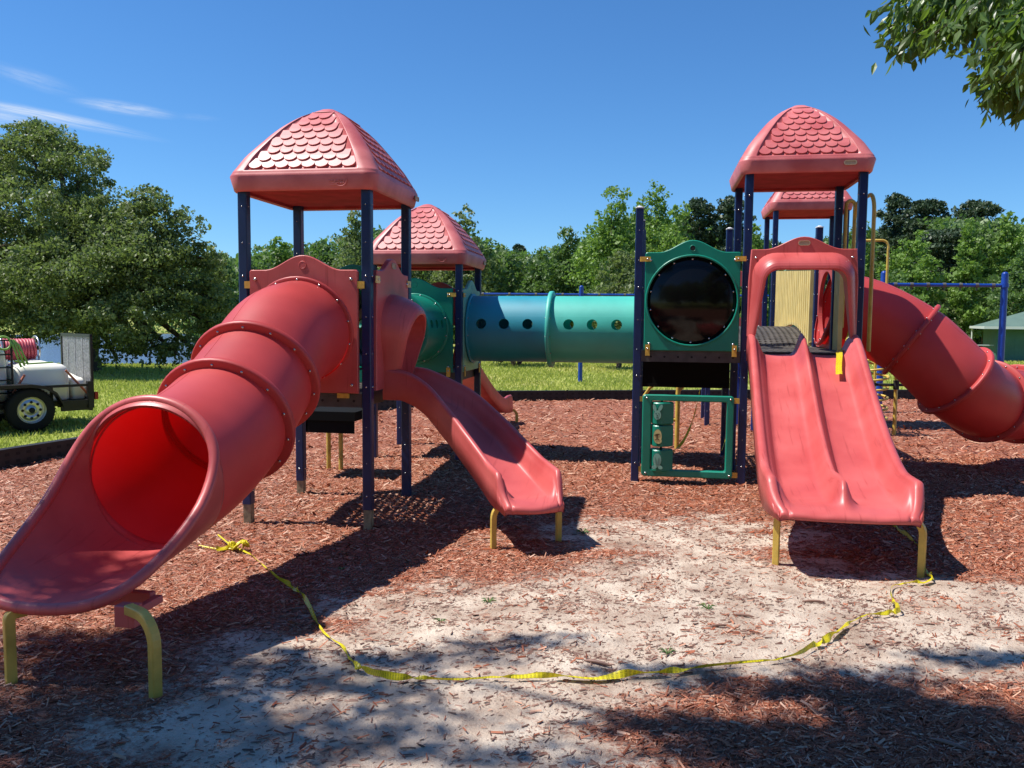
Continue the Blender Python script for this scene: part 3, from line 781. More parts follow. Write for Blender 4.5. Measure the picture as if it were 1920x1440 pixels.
# ribbed yellow wall pieces at the climber opening
def ribbed(T, u, y0, y1, zb, zt, name='ribbed_panel', arch=None, pitch=.06):
    b = MB(); n = max(4, int((y1-y0)/pitch)); rows = []
    ys = [y0+(y1-y0)*(k+q)/n for k in range(n) for q in (0, .52, .60, .92)]+[y1]; d_ = pitch*.30
    lo = []; hi = []
    for k, y in enumerate(ys):
        dx = 0 if k % 4 >= 2 else d_
        if k == len(ys)-1: dx = d_
        z0_ = arch(y) if arch else zb; z1_ = zt(y) if callable(zt) else zt
        lo.append((u-dx, y, z0_)); hi.append((u-dx, y, z1_))
    b.grid([[Vector(p) for p in lo], [Vector(p) for p in hi]], 0, False)
    b.grid([[Vector((u+.03, p[1], p[2])) for p in hi], [Vector((u+.03, p[1], p[2])) for p in lo]], 0, False)
    b.grid([[Vector(p) for p in hi], [Vector((u+.03, p[1], p[2])) for p in hi]], 0, False); b.grid([[Vector((u+.03, p[1], p[2])) for p in lo], [Vector(p) for p in lo]], 0, False)
    b.add([lo[0], hi[0], (u+.03, hi[0][1], hi[0][2]), (u+.03, lo[0][1], lo[0][2])], [(0, 1, 2, 3)])
    b.add([lo[-1], hi[-1], (u+.03, hi[-1][1], hi[-1][2]), (u+.03, lo[-1][1], lo[-1][2])], [(3, 2, 1, 0)])
    return obj(name, b, 'yellowpanel', T)
ribbed(T4, h1[0]-.01, 9.66, 9.92, DR, 2.46); ribbed(T4, h1[0]-.01, 8.95, 9.10, DR, 2.46)
# tall yellow hand loops at the climber opening
def loop(T, p, q, zb, zt, r=.021, rad=None):
    p, q = Vector((*p, 0)), Vector((*q, 0)); d = (q-p); L = d.length; d.normalize(); rad = rad or min(.2, L/2)
    pts = [p+Vector((0, 0, zb)), p+Vector((0, 0, zt-rad))]
    for a in np.linspace(0, PI/2, 8)[1:]: pts.append(p+d*(rad-rad*math.cos(a))+Vector((0, 0, zt-rad+rad*math.sin(a))))
    for a in np.linspace(PI/2, 0, 8)[0 if L > 2*rad+.01 else 1:]: pts.append(q-d*(rad-rad*math.cos(a))+Vector((0, 0, zt-rad+rad*math.sin(a))))
    pts.append(q+Vector((0, 0, zb)))
    b = MB(); b.pipe(pts, r, 10); return obj('hand_loop', b, 'yellow', T)
loop(T4, (2.20, 9.16), (2.20, 10.02), 1.46, 3.10); loop(T4, (2.10, 9.99), (2.20, 10.02), 1.7, 3.13, rad=.05)
# bottle-green side panel of the bridge opening, back left
f4b = frame((0, -1, 0), (1, 0, 0), (h0[0]-.01, h1[1]+.55, DR)); wavy_panel(T4, f4b, .965, 1.02, 'green', name='side_panel', inner=lambda a: (.34*math.copysign(min(1, abs(math.cos(a))*1.35), math.cos(a)), .52+.38*math.copysign(min(1, abs(math.sin(a))*1.35), math.sin(a))))

# ---- double slide
DS = thing('double_slide', (1.40, 7.4, 0), 'wide red double slide with two side-by-side lanes and a hooded top', 'double slide')
Pd = resample([(1.468, 8.84, 1.43), (1.465, 8.66, 1.415), (1.455, 8.40, 1.29), (1.435, 7.95, 1.04), (1.41, 7.45, .775), (1.385, 7.0, .590), (1.365, 6.65, .495), (1.350, 6.35, .460), (1.345, 6.1, .462), (1.345, 5.97, .465)], 90)
chute(DS, [Vector((p.x, p.y, 0)) for p in Pd], [p.z for p in Pd], .535, 2, rail=.185, knob=.195, start_rail=.22, railw=.075, ext=.05, skirt0=.07)
hd = frame((1, 0, 0), (0, 1, 0), (1.458, 8.80, DR))
hood(DS, hd, 1.06, 1.04, 'red', (.47, .395, .835, .13), .22, plate=True, zfoot=.16)
for gx, gy in ((.905, 6.19), (1.86, 6.055)):
    b = MB(); b.pipe(legpipe(1.35+(.36 if gx > 1.3 else -.30), 6.14, gx, gy, .395, bend=.10), .032, 4, square=True); obj('leg', b, 'yellow', DS, bevel=.005)

# ---- right tube slide
TR = thing('tube_slide', (3.2, 10.0, 0), 'red tube slide curling down to the right edge, behind the double slide', 'tube slide')
CR = catmull([(2.05, 10.53, 1.94), (2.50, 10.52, 1.83), (2.97, 10.42, 1.56), (3.22, 10.33, 1.32), (3.43, 10.30, 1.10), (3.65, 10.42, .95), (3.90, 10.67, .84), (4.3, 11.1, .77), (4.7, 11.5, .75)], 96)
rks = [0, 24, 48, 72, 90]
for a, c in zip(rks, rks[1:]+[96]): tube_seg(TR, CR, a, c, .44, 'redtube')
for k in rks:
    b = MB(); t = (CR[min(k+1, 96)]-CR[max(k-1, 0)]).normalized(); disc_flange(b, CR[k], t, .43, .50 if k else .47, .05, bolts=14); obj('flange', b, ['redtube', 'steel'], TR)
for gx, gy in ((5.0, 11.5),):
    b = MB(); b.pipe([(gx, gy, -.05), (gx, gy, .25)], .03, 8); obj('leg', b, 'yellow', TR)

# ================================================================ ARCHED BRIDGE + RIGHT REAR TOWER
def arch_z(y): 
    t = (y-11.1)/3.28; return 1.43+.27*math.sin(PI*min(max(t, 0), 1)**.85)
BR = thing('arched_bridge', (1.46, 12.7, 0), 'arched black mesh bridge with ribbed yellow side wall, seen through the double slide hood', 'bridge')
b = MB(); ny = 44; nx = 14; p = 3.28/ny
for i in range(nx):
    for j in range(ny):
        x0 = .97+i*(1.0/nx); x1 = x0+1.0/nx; y0 = 11.1+j*p; y1 = y0+p; cx, cy = (x0+x1)/2, (y0+y1)/2; hx, hy = (x1-x0)*.38, p*.38
        O = [(x0, y0), (cx, y0), (x1, y0), (x1, cy), (x1, y1), (cx, y1), (x0, y1), (x0, cy)]; I = [(cx, cy-hy), (cx+hx, cy), (cx, cy+hy), (cx-hx, cy)]
        vs = [(x, y, arch_z(y)) for x, y in O+I] + [(x, y, arch_z(y)-.03) for x, y in I]
        b.add(vs, [(0, 1, 8, 11, 7), (1, 2, 3, 9, 8), (3, 4, 5, 10, 9), (5, 6, 7, 11, 10)]+[(8+q, 8+(q+1) % 4, 12+(q+1) % 4, 12+q) for q in range(4)])
obj('bridge_deck', b, 'deckgrey', BR)
ribbed(BR, 1.985, 11.15, 14.25, 0, lambda y: 2.42+.18*(y-11.15)/3.1, name='side_wall', pitch=.15, arch=lambda y: arch_z(y)+.03*math.sin(PI*(y-11.15)/3.1))
b = MB(); b.pipe([(1.97, y, arch_z(y)+.035+.03*math.sin(PI*(y-11.15)/3.1)) for y in np.linspace(11.15, 14.25, 24)], .022, 8); obj('wall_trim', b, 'yellowpanel', BR)
T5 = thing('play_tower', (2.478, 14.93, 0), 'right rear play tower whose roof shows beneath the tallest roof', 'play tower', 'play towers of the playground')
for uu in (1.925, 3.03):
    for vv in (14.38, 15.48): post(T5, 0, 0, 3.66, uv=(uu, vv), bolts=True)
for uu, vv in ((.90, 14.38), (.90, 15.48)): post(T5, 0, 0, 2.5, uv=(uu, vv))
deck(T5, .95, 14.36, 3.0, 15.5, 1.62)
roof(T5, 2.478, 14.93, 3.59)
f5 = frame((0, 1, 0), (-1, 0, 0), (3.05, 14.93, 1.62)); wavy_panel(T5, f5, .96, 1.03, 'red', name='side_panel')
f5 = frame((1, 0, 0), (0, 1, 0), (1.41, 15.5, 1.62)); wavy_panel(T5, f5, .96, .95, 'red', name='side_panel', hole=(0, .5, .3))
f5 = frame((1, 0, 0), (0, 1, 0), (2.478, 15.5, 1.62)); wavy_panel(T5, f5, .96, 1.03, 'green', name='side_panel', hole=(0, .5, .3))
CC = thing('coil_climber', (3.45, 13.9, 0), 'yellow spiral coil climber under the right tube slide', 'climber')
b = MB(); pts = []
for k in range(150): a = 2*PI*k/22; pts.append((3.45+.20*math.cos(a), 13.9+.20*math.sin(a), .10+k*.0074))
b.pipe(pts, .019, 8); obj('coil', b, 'yellow', CC)
b = MB(); b.pipe([(3.10, 14.3, 1.16), (3.3, 14.1, 1.22), (3.55, 13.95, 1.22), (3.70, 13.9, 1.14), (3.765, 13.88, 1.0), (3.765, 13.87, -.05)], .03, 8); b.pipe([(3.45, 13.9, -.05), (3.45, 13.9, 1.2)], .02, 8); obj('support_pole', b, 'yellow', CC)
b = MB(); b.cyl((3.765, 13.87, .72), (3.765, 13.87, .86), .045, 10); b.cyl((3.40, 13.88, .79), (4.0, 13.87, .79), .022, 8); b.cyl((3.3, 13.9, .90), (3.3, 13.9, 1.02), .04, 8); obj('rubber_clamp', b, 'black', CC)
loop(CC, (3.14, 14.3), (3.67, 14.3), 1.6, 3.09, rad=.1)
# yellow posts and black steps under the left towers
ST = thing('step_platform', (-3.1, 9.0, 0), 'low black step platform with yellow legs under the green tunnel', 'steps')
b = MB(); b.box((-3.80, 8.55, .64), (-3.20, 9.2, .74)); b.box((-3.78, 8.58, .50), (-3.23, 8.62, .64)); b.box((-3.80, 8.58, .50), (-3.76, 9.2, .64)); obj('platform', b, 'dark', ST)
for gx, gy in ((-3.58, 9.1), (-3.75, 9.15)):
    b = MB(); b.pipe([(gx, gy, -.05), (gx, gy, .66)], .028, 8); obj('leg', b, 'yellow', ST)
CL = thing('pipe_climber', (.5, 12.0, 0), 'yellow pipe climber standing under the open deck behind the animal frame', 'climber')
b = MB(); b.pipe([(.33, 11.6, -.05), (.33, 11.6, 1.05)], .033, 10); obj('pole', b, 'yellow', CL)
b = MB(); b.pipe([(-.14, 11.7, .70), (-.05, 11.65, .84), (.08, 11.6, .93), (.33, 11.6, .95)], .024, 8); b.pipe([(.33, 11.6, .80), (.45, 11.62, .92), (.7, 11.7, 1.05)], .024, 8); b.pipe([(.33, 11.6, .40), (.05, 11.62, .42), (-.10, 11.7, .55)], .02, 8); obj('side_arms', b, 'yellow', CL)
SB = thing('slat_barrier', (1.6, 16.5, 0), 'cluster of short bright blue slats beyond the open deck', 'barrier')
for k, (uu, vv) in enumerate(((1.20, 14.35), (1.36, 14.25), (1.60, 13.7))):
    b = MB(); b.box((uu-.05, vv-.02, .02 if k == 2 else .05), (uu+.05, vv+.02, 1.25)); obj('slat', b, 'swing', SB)

# ================================================================ SWING SETS
def swing_frame(name, pts, zt, label, r=.065, br=.035, hang=7):
    S = thing(name, (pts[0][0], pts[0][1], 0), label, 'swing frame', 'blue swing frames')
    for x, y in pts:
        b = MB(); b.cyl((x, y, -.1), (x, y, zt), r, 16); b.ball((x, y, zt), r*.98, 0, 14, .8); b.cyl((x, y, zt-.26), (x, y, zt-.18), r*1.25, 16); obj('post', b, 'swing', S)
    for (xa, ya), (xb, yb) in zip(pts, pts[1:]):
        b = MB(); b.cyl((xa, ya, zt-.22), (xb, yb, zt-.22), br, 12)
        for k in range(hang):
            t = (k+.7)/(hang+.4); p = Vector((xa, ya, zt-.22)).lerp(Vector((xb, yb, zt-.22)), t)
            b.cyl(p+Vector((-.03, 0, 0)), p+Vector((.03, 0, 0)), br*1.35, 10, 1); b.cyl(p+Vector((0, 0, -br)), p+Vector((0, 0, -br-.07)), .012, 6, 1)
        obj('top_bar', b, ['swing', 'wire'], S)
    return S
q = [cw((x-960)/FPX*24.4, 24.4+dy) for x, dy in ((720, .2), (1088, 0), (1440, -.2))]
swing_frame('swing_frame', [(p.x, p.y) for p in q], 2.75, 'far blue swing frame with a thin top bar, seen above the blue tunnel')
q = [cw((x-960)/FPX*16.4, 16.4) for x in (1651, 1876)]
swing_frame('swing_frame', [(p.x, p.y) for p in q], 2.74, 'nearer blue swing frame at right, its end post before the green building', r=.062)

# ================================================================ GROUND
BP = [(-9.5, -1.0), (-8.2, 4.5), (-7.42, 8.25), (-7.12, 9.9), (-6.5, 12.2), (-5.6, 14.6), (-4.6, 16.5), (-3.3, 17.75), (-.48, 18.7), (2.6, 19.7), (5.97, 20.6), (9.5, 21.0), (13.0, 19.5), (14.5, 14), (14.5, 4), (13, -3), (2, -6), (-7, -5)]
BPa = np.array(BP)
def inside(P, Q=None):
    Q = BPa if Q is None else Q
    x, y = P[:, 0], P[:, 1]; c = np.zeros(len(P), bool); j = len(Q)-1
    for i in range(len(Q)):
        xi, yi = Q[i]; xj, yj = Q[j]
        c ^= ((yi > y) != (yj > y)) & (x < (xj-xi)*(y-yi)/(yj-yi+1e-12)+xi); j = i
    return c
def vnoise(x, y, seed=0):
    r = np.random.default_rng(seed); T_ = r.random((64, 64))
    xi = np.floor(x).astype(int); yi = np.floor(y).astype(int); fx = x-xi; fy = y-yi
    fx = fx*fx*(3-2*fx); fy = fy*fy*(3-2*fy); g = lambda a, c: T_[a % 64, c % 64]
    return (g(xi, yi)*(1-fx)+g(xi+1, yi)*fx)*(1-fy)+(g(xi, yi+1)*(1-fx)+g(xi+1, yi+1)*fx)*fy
def sandmask(x, y):
    """bare pale sand where the mulch has been kicked away, in front of the slides"""
    n = vnoise(x*1.3+9, y*1.3+5, 3)*.5+vnoise(x*3.1, y*3.1, 4)*.3+vnoise(x*8, y*8, 5)*.2
    def blob(cx, cy, rx, ry, rot=0):
        dx, dy = x-cx, y-cy; a = dx*math.cos(rot)+dy*math.sin(rot); c = -dx*math.sin(rot)+dy*math.cos(rot)
        return np.exp(-((a/rx)**2+(c/ry)**2))
    s = 1.2*blob(.5, 5.15, 2.2, .85, .05) + .95*blob(2.4, 5.3, 1.6, .75, .1) + 1.2*blob(-1.5, 3.45, 1.25, .95, .1) + 1.0*blob(-.45, 4.1, 1.1, .55, .15) + .62*blob(.35, 6.35, 1.1, .8) + .9*blob(-.5, 2.9, .9, .55)
    s += .38*blob(-.75, 6.7, .7, .6)+.35*blob(.9, 6.9, .9, .6)+.45*blob(.2, 7.2, .8, .6)+.25*blob(3.4, 4.6, .9, .8)+.30*blob(-1.3, 5.0, .5, .6)+.35*blob(1.3, 7.2, .6, .8)-.55*blob(-1.15, 5.75, .40, .35)-.75*blob(1.2, 3.35, 1.3, .62, .1)
    m2 = vnoise(x*2.2+31, y*5.5+3, 6)*.6+vnoise(x*9, y*16, 7)*.4
    return np.clip((s*1.25-.26+(n-.5)*1.05+(m2-.5)*1.15)*1.05, 0, 1)
def bedz(x, y):
    z = .030*(vnoise(x*.55+3, y*.55, 11)-.5)+.026*(vnoise(x*1.9, y*1.9, 12)-.5)+.018*(vnoise(x*4.6, y*4.6, 13)-.5)+.007*(vnoise(x*11, y*11, 14)-.5)
    z += .035*np.exp(-(((x+.18)/.5)**2+((y-9.0)/.35)**2))+.04*np.exp(-(((x-.95)/.5)**2+((y-8.75)/.3)**2))+.03*np.exp(-(((x+2.38)/.4)**2+((y-7.8)/.4)**2))
    z -= .03*np.exp(-(((x-1.35)/.7)**2+((y-5.9)/.5)**2))+.065*np.exp(-(((x+3.0)/1.5)**2+((y-5.8)/1.6)**2))
    return z
# one lawn sheet to the horizon, lowered where the bed and the pond lie
xs = np.unique(np.concatenate([np.linspace(-700, -60, 14), np.linspace(-60, 40, 81), np.linspace(40, 700, 14)])); ysr = np.unique(np.concatenate([np.linspace(-100, -10, 6), np.linspace(-10, 100, 89), np.linspace(100, 900, 14)]))
XX, YY = np.meshgrid(xs, ysr); V = np.stack([XX.ravel(), YY.ravel(), np.full(XX.size, -.045)], 1)
POND = np.array([(cw(X, Y).x, cw(X, Y).y) for X, Y in ((-9.9, 33.2), (-13.5, 32.0), (-20.5, 31.5), (-32, 33), (-50, 45), (-58, 70), (-44, 92), (-30, 96), (-22, 78), (-15, 55), (-11, 40))])
V[(V[:, 0]+3)**2+(V[:, 1]-5.8)**2 < 8.5, 2] = -.25
nx_ = len(xs); idx = np.arange(XX.size).reshape(XX.shape)
F = np.stack([idx[:-1, :-1].ravel(), idx[:-1, 1:].ravel(), idx[1:, 1:].ravel(), idx[1:, :-1].ravel()], 1)
lawn = structure(fast('lawn', V, F, 'grass'))
def ground_mat():
    m = bpy.data.materials.new('lawn_ground'); m.use_nodes = True; N = m.node_tree.nodes; L = m.node_tree.links; b = N['Principled BSDF']
    tc = N.new('ShaderNodeTexCoord')
    def noise(s, d=5, sx=1):
        n = N.new('ShaderNodeTexNoise'); n.inputs['Scale'].default_value = s; n.inputs['Detail'].default_value = d
        if sx != 1:
            mp = N.new('ShaderNodeMapping'); mp.inputs['Scale'].default_value = (1, sx, 1); L.new(tc.outputs['Object'], mp.inputs[0]); L.new(mp.outputs[0], n.inputs['Vector'])
        else: L.new(tc.outputs['Object'], n.inputs['Vector'])
        return n
    def ramp(n, st):
        r = N.new('ShaderNodeValToRGB'); c = r.color_ramp
        c.elements[0].position, c.elements[0].color = st[0][0], (*st[0][1], 1); c.elements[1].position, c.elements[1].color = st[-1][0], (*st[-1][1], 1)
        for p_, cc in st[1:-1]: e = c.elements.new(p_); e.color = (*cc, 1)
        L.new(n.outputs['Fac'], r.inputs[0]); return r
    n1 = noise(.22, 6); r1 = ramp(n1, [(.36, (.22, .27, .05)), (.50, (.30, .33, .07)), (.60, (.38, .35, .12)), (.70, (.48, .39, .20))])
    n2 = noise(9, 6, 1); r2 = ramp(n2, [(.3, (.62, .62, .62)), (.7, (1.25, 1.25, 1.25))])
    mx = N.new('ShaderNodeMix'); mx.data_type = 'RGBA'; mx.blend_type = 'MULTIPLY'; mx.inputs['Factor'].default_value = 1
    L.new(r1.outputs[0], mx.inputs['A']); L.new(r2.outputs[0], mx.inputs['B']); L.new(mx.outputs['Result'], b.inputs['Base Color'])
    b.inputs['Roughness'].default_value = .95; b.inputs['Specular IOR Level'].default_value = .1
    bp = N.new('ShaderNodeBump'); bp.inputs['Strength'].default_value = .7; bp.inputs['Distance'].default_value = .03; L.new(n2.outputs['Fac'], bp.inputs['Height']); L.new(bp.outputs[0], b.inputs['Normal'])
    return m
lawn.data.materials[0] = ground_mat()
# pond (with a strip of bank)
def polyfan(name, P, z, matn):
    c = P.mean(0); V = [(c[0], c[1], z)]+[(x, y, z) for x, y in P]; n = len(P)
    b = MB(); b.add(V, [(0, i+1, (i+1) % n+1) for i in range(n)]); return obj(name, b, matn)
wm = mat('pond_water', (.075, .11, .19), .22, .25); nt = wm.node_tree; nn = nt.nodes.new('ShaderNodeTexNoise'); nn.inputs['Scale'].default_value = 1.6; nn.inputs['Detail'].default_value = 6
bp = nt.nodes.new('ShaderNodeBump'); bp.inputs['Strength'].default_value = 1.0; bp.inputs['Distance'].default_value = .35; nt.links.new(nn.outputs['Fac'], bp.inputs['Height']); nt.links.new(bp.outputs[0], nt.nodes['Principled BSDF'].inputs['Normal'])
wm.node_tree.nodes['Principled BSDF'].inputs['IOR'].default_value = 1.12
structure(polyfan('pond_water', POND, -.035, wm))

# playground bed
cx, cy = 2.5, 8.0; NAg, NR = 620, 230
th = np.linspace(0, 2*PI, NAg, endpoint=False); Rb = []
for a in th:
    x, z = ray_poly(cx, cy, a, BP); Rb.append(math.hypot(x-cx, z-cy))
Rb = np.array(Rb)+.03
fr2 = np.linspace(0, 1, NR); A, Bf = np.meshgrid(th, fr2); RR = Bf*Rb[None, :]
VX = cx+RR*np.cos(A); VY = cy+RR*np.sin(A); VZ = bedz(VX, VY)+.0
V = np.stack([VX.ravel(), VY.ravel(), VZ.ravel()], 1); idx = np.arange(VX.size).reshape(VX.shape)
F = np.stack([idx[:-1], np.roll(idx, -1, 1)[:-1], np.roll(idx, -1, 1)[1:], idx[1:]], -1).reshape(-1, 4)
bed = structure(fast('mulch_ground', V, F, 'chips', smooth=True))
att = bed.data.attributes.new('sand', 'FLOAT', 'POINT'); att.data.foreach_set('value', sandmask(V[:, 0], V[:, 1]).astype(np.float32))
def bed_mat():
    m = bpy.data.materials.new('mulch_and_sand'); m.use_nodes = True; N = m.node_tree.nodes; L = m.node_tree.links; b = N['Principled BSDF']
    tc = N.new('ShaderNodeTexCoord'); at = N.new('ShaderNodeAttribute'); at.attribute_name = 'sand'
    def noise(s, d=6, rough=.6):
        n = N.new('ShaderNodeTexNoise'); n.inputs['Scale'].default_value = s; n.inputs['Detail'].default_value = d; n.inputs['Roughness'].default_value = rough
        L.new(tc.outputs['Object'], n.inputs['Vector']); return n
    n1 = noise(34, 8, .75)
    r1 = N.new('ShaderNodeValToRGB'); c = r1.color_ramp; c.elements[0].position = .32; c.elements[0].color = (.07, .024, .013, 1); c.elements[1].position = .72; c.elements[1].color = (.52, .27, .19, 1)
    e = c.elements.new(.5); e.color = (.31, .115, .070, 1); L.new(n1.outputs['Fac'], r1.inputs[0])
    n3 = noise(3.0, 6)
    r3 = N.new('ShaderNodeValToRGB'); c = r3.color_ramp; c.elements[0].position = .3; c.elements[0].color = (.36, .25, .185, 1); c.elements[1].position = .74; c.elements[1].color = (.82, .70, .56, 1); L.new(n3.outputs['Fac'], r3.inputs[0])
    n4 = noise(22, 9, .8)
    ad = N.new('ShaderNodeMath'); ad.operation = 'MULTIPLY_ADD'; ad.inputs[1].default_value = 2.6; ad.inputs[2].default_value = -1.3; L.new(n4.outputs['Fac'], ad.inputs[0])
    ad.inputs[1].default_value = 3.4; ad.inputs[2].default_value = -1.75
    a2 = N.new('ShaderNodeMath'); a2.operation = 'ADD'; L.new(ad.outputs[0], a2.inputs[0]); L.new(at.outputs['Fac'], a2.inputs[1])
    mr = N.new('ShaderNodeMapRange'); mr.inputs[1].default_value = .22; mr.inputs[2].default_value = .78; L.new(a2.outputs[0], mr.inputs[0])
    ml = N.new('ShaderNodeMath'); ml.operation = 'MULTIPLY'; sat = N.new('ShaderNodeMapRange'); sat.inputs[1].default_value = .0; sat.inputs[2].default_value = .25
    L.new(at.outputs['Fac'], sat.inputs[0]); L.new(mr.outputs[0], ml.inputs[0]); L.new(sat.outputs[0], ml.inputs[1])
    mx = N.new('ShaderNodeMix'); mx.data_type = 'RGBA'; L.new(ml.outputs[0], mx.inputs['Factor']); L.new(r1.outputs[0], mx.inputs['A']); L.new(r3.outputs[0], mx.inputs['B']); L.new(mx.outputs['Result'], b.inputs['Base Color'])
    b.inputs['Roughness'].default_value = .95; b.inputs['Specular IOR Level'].default_value = .15
    nb = noise(60, 8, .7); bp = N.new('ShaderNodeBump'); bp.inputs['Strength'].default_value = .9; bp.inputs['Distance'].default_value = .02; L.new(nb.outputs['Fac'], bp.inputs['Height']); L.new(bp.outputs[0], b.inputs['Normal'])
    return m
bed.data.materials[0] = bed_mat()

def campts(n, d0, d1, power=1.0, pad=.06):
    """points on the ground in the viewed wedge"""
    u_ = rng.random(n); d = d0*(d1/d0)**u_ if power == 0 else (d0**power+(d1**power-d0**power)*u_)**(1/power)
    X = (rng.random(n)*2-1)*(.618+pad)*d
    return np.stack([X*cY-d*sY, X*sY+d*cY], 1), d
def chips(name, P, Ls, Ws, matn, lift=.004, tilt=.28):
    n = len(P); ang = rng.normal(0, .55, n)+rng.choice([0, PI/2, .6], n, p=[.62, .2, .18]); ang += rng.random(n)*.8
    z = bedz(P[:, 0], P[:, 1])+lift*(.5+rng.random(n))
    dx, dy = np.cos(ang), np.sin(ang); tz = rng.normal(0, tilt, n); tw = rng.normal(0, .45, n)
    a = np.stack([dx*Ls, dy*Ls, tz*Ls], 1)/2; bb = np.stack([-dy*Ws, dx*Ws, tw*Ws], 1)/2
    c = np.stack([P[:, 0], P[:, 1], z+np.abs(tz)*Ls*.3], 1)
    up = np.zeros((n, 3)); up[:, 2] = Ws*.45
    k1 = (.55+.45*rng.random(n))[:, None]; k2 = (.3+.6*rng.random(n))[:, None]
    V = np.stack([c-a-bb*k1, c+a-bb*k2, c+a+bb*k1*.6, c-a+bb*k2, c-a*.9+up, c+a*.9+up], 1).reshape(-1, 3)
    o = np.arange(n)[:, None]*6
    F = np.concatenate([o+np.array([[0, 1, 5, 4]]), o+np.array([[4, 5, 2, 3]])], 0)
    return fast(name, V, F, matn)
# mulch chips, dense near, larger and sparser far
Ps = []; Ls = []
for n, d0, d1, l0 in ((165000, 2.6, 6.2, .021), (165000, 6.0, 11, .030), (100000, 10.5, 23, .048)):
    P, d = campts(n, d0, d1, 2 if d0 < 10 else 1.5, .24); k = inside(P); P = P[k]
    s = sandmask(P[:, 0], P[:, 1]); cl2 = vnoise(P[:, 0]*3+7, P[:, 1]*4.5, 33)*.6+vnoise(P[:, 0]*10, P[:, 1]*13, 34)*.4; keep = rng.random(len(P)) > np.clip(s*1.4, 0, .966-.30*np.clip(cl2-.5, 0, .5)*2); P = P[keep]
    Ps.append(P); Ls.append(np.clip(l0*rng.lognormal(0, .48, len(P)), .006, l0*2.6))
P = np.concatenate(Ps); L_ = np.concatenate(Ls)
tag(chips('mulch_chips', P, L_, L_*(.16+.16*rng.random(len(P))), 'chips'), 'loose red wood chips covering the playground bed', 'mulch', kind='stuff')
P, d = campts(205000, 2.6, 8.5, 2, .24); s = sandmask(P[:, 0], P[:, 1]); cl_ = vnoise(P[:, 0]*4+2, P[:, 1]*6, 31)*.6+vnoise(P[:, 0]*13, P[:, 1]*17, 32)*.4; P = P[(rng.random(len(P)) < .14+2.0*np.clip(cl_-.43, 0, 1)+.2*(1-s))]
L_ = np.clip(.014*rng.lognormal(0, .6, len(P)), .004, .045); tag(chips('bark_litter', P, L_, L_*(.18+.2*rng.random(len(P))), 'drychips', .002, .06), 'dark scattered bark bits and pine straw lying on the pale sand', 'litter', kind='stuff')
# lawn grass blades
P, d = campts(250000, 10.5, 42, 1.0, .16); k = ~inside(P) & ~inside(P, POND); P, d = P[k], d[k]
k = rng.random(len(P)) < (.35+.9*vnoise(P[:, 0]*.7, P[:, 1]*.7, 21)); P, d = P[k], d[k]; n = len(P)
hgt = (.045+.04*rng.random(n))*(.8+d*.018); wd = .006*(1+d*.10); ang = rng.random(n)*2*PI; ln = rng.normal(0, .35, (n, 2))*hgt[:, None]
bx = np.stack([np.cos(ang)*wd, np.sin(ang)*wd, np.zeros(n)], 1); c = np.stack([P[:, 0], P[:, 1], np.full(n, -.05)], 1)
tip = c+np.stack([ln[:, 0], ln[:, 1], hgt], 1)
V = np.stack([c-bx, c+bx, tip], 1).reshape(-1, 3); F = np.arange(3*n).reshape(-1, 3)
tag(fast('grass_blades', V, F, 'grass'), 'short mown grass of the park lawn', 'grass', kind='stuff')

# a few individual bits on the sand
def litter(name, spots, label, cat, group, L0, W0, matn):
    for (x, y, a, s) in spots:
        b = MB(); z = float(bedz(np.array([x]), np.array([y]))[0])+.008; pts = []
        for t in np.linspace(-.5, .5, 7): pts.append((x+math.cos(a)*L0*s*t+math.sin(a)*.1*L0*s*math.sin(5*t), y+math.sin(a)*L0*s*t, z+.006*math.cos(3*t)))
        b.pipe(pts, [W0*s*k for k in (.35, .8, 1, .9, .95, .7, .3)], 6); tag(obj(name, b, matn), label, cat, group)
litter('twig', [(1.02, 5.35, .1, 1.1), (.55, 4.95, -.15, 1), (.40, 4.75, .3, .9), (-.25, 4.1, -.3, 1.2), (1.25, 3.6, -.5, 1.3), (-2.1, 4.6, .35, .9), (2.0, 5.05, .05, .8), (.9, 3.85, .9, 1)], 'small brown twig lying on the sand and mulch before the slides', 'twig', 'twigs on the ground', .13, .008, 'drychips')

# border timbers
BD = thing('border_edging', (0, 18.5, 0), 'low black plastic edging around the mulch bed', 'edging')
for (xa, ya), (xb, yb) in zip(BP[:12], BP[1:13]):
    a, c = Vector((xa, ya, 0)), Vector((xb, yb, 0)); L = (c-a).length; n = max(1, round(L/1.7)); d = (c-a).normalized(); nr = Vector((-d.y, d.x, 0))
    for k in range(n):
        p, q = a.lerp(c, k/n), a.lerp(c, (k+1)/n); m = frame(d, nr, p); l = (q-p).length; b = MB()
        b.box((.008, -.055, -.15), (l-.008, .055, .215)); b.box((.0, -.045, .10), (l, .045, .20)); 
        b.box((.03, -.060, .195), (l-.03, .060, .222))
        for x in np.arange(.12, l-.08, .14):
            for z in (.07, .155):
                for sy in (-1, 1): b.box((x-.028, sy*.0555-.001, z-.018), (x+.028, sy*.0555+.001, z+.018), 1)
        b.cyl((.0, 0, .2), (.0, 0, .235), .02, 8, 1)
        b.xf(m); obj('timber', b, ['border', 'hole'], BD, bevel=0)
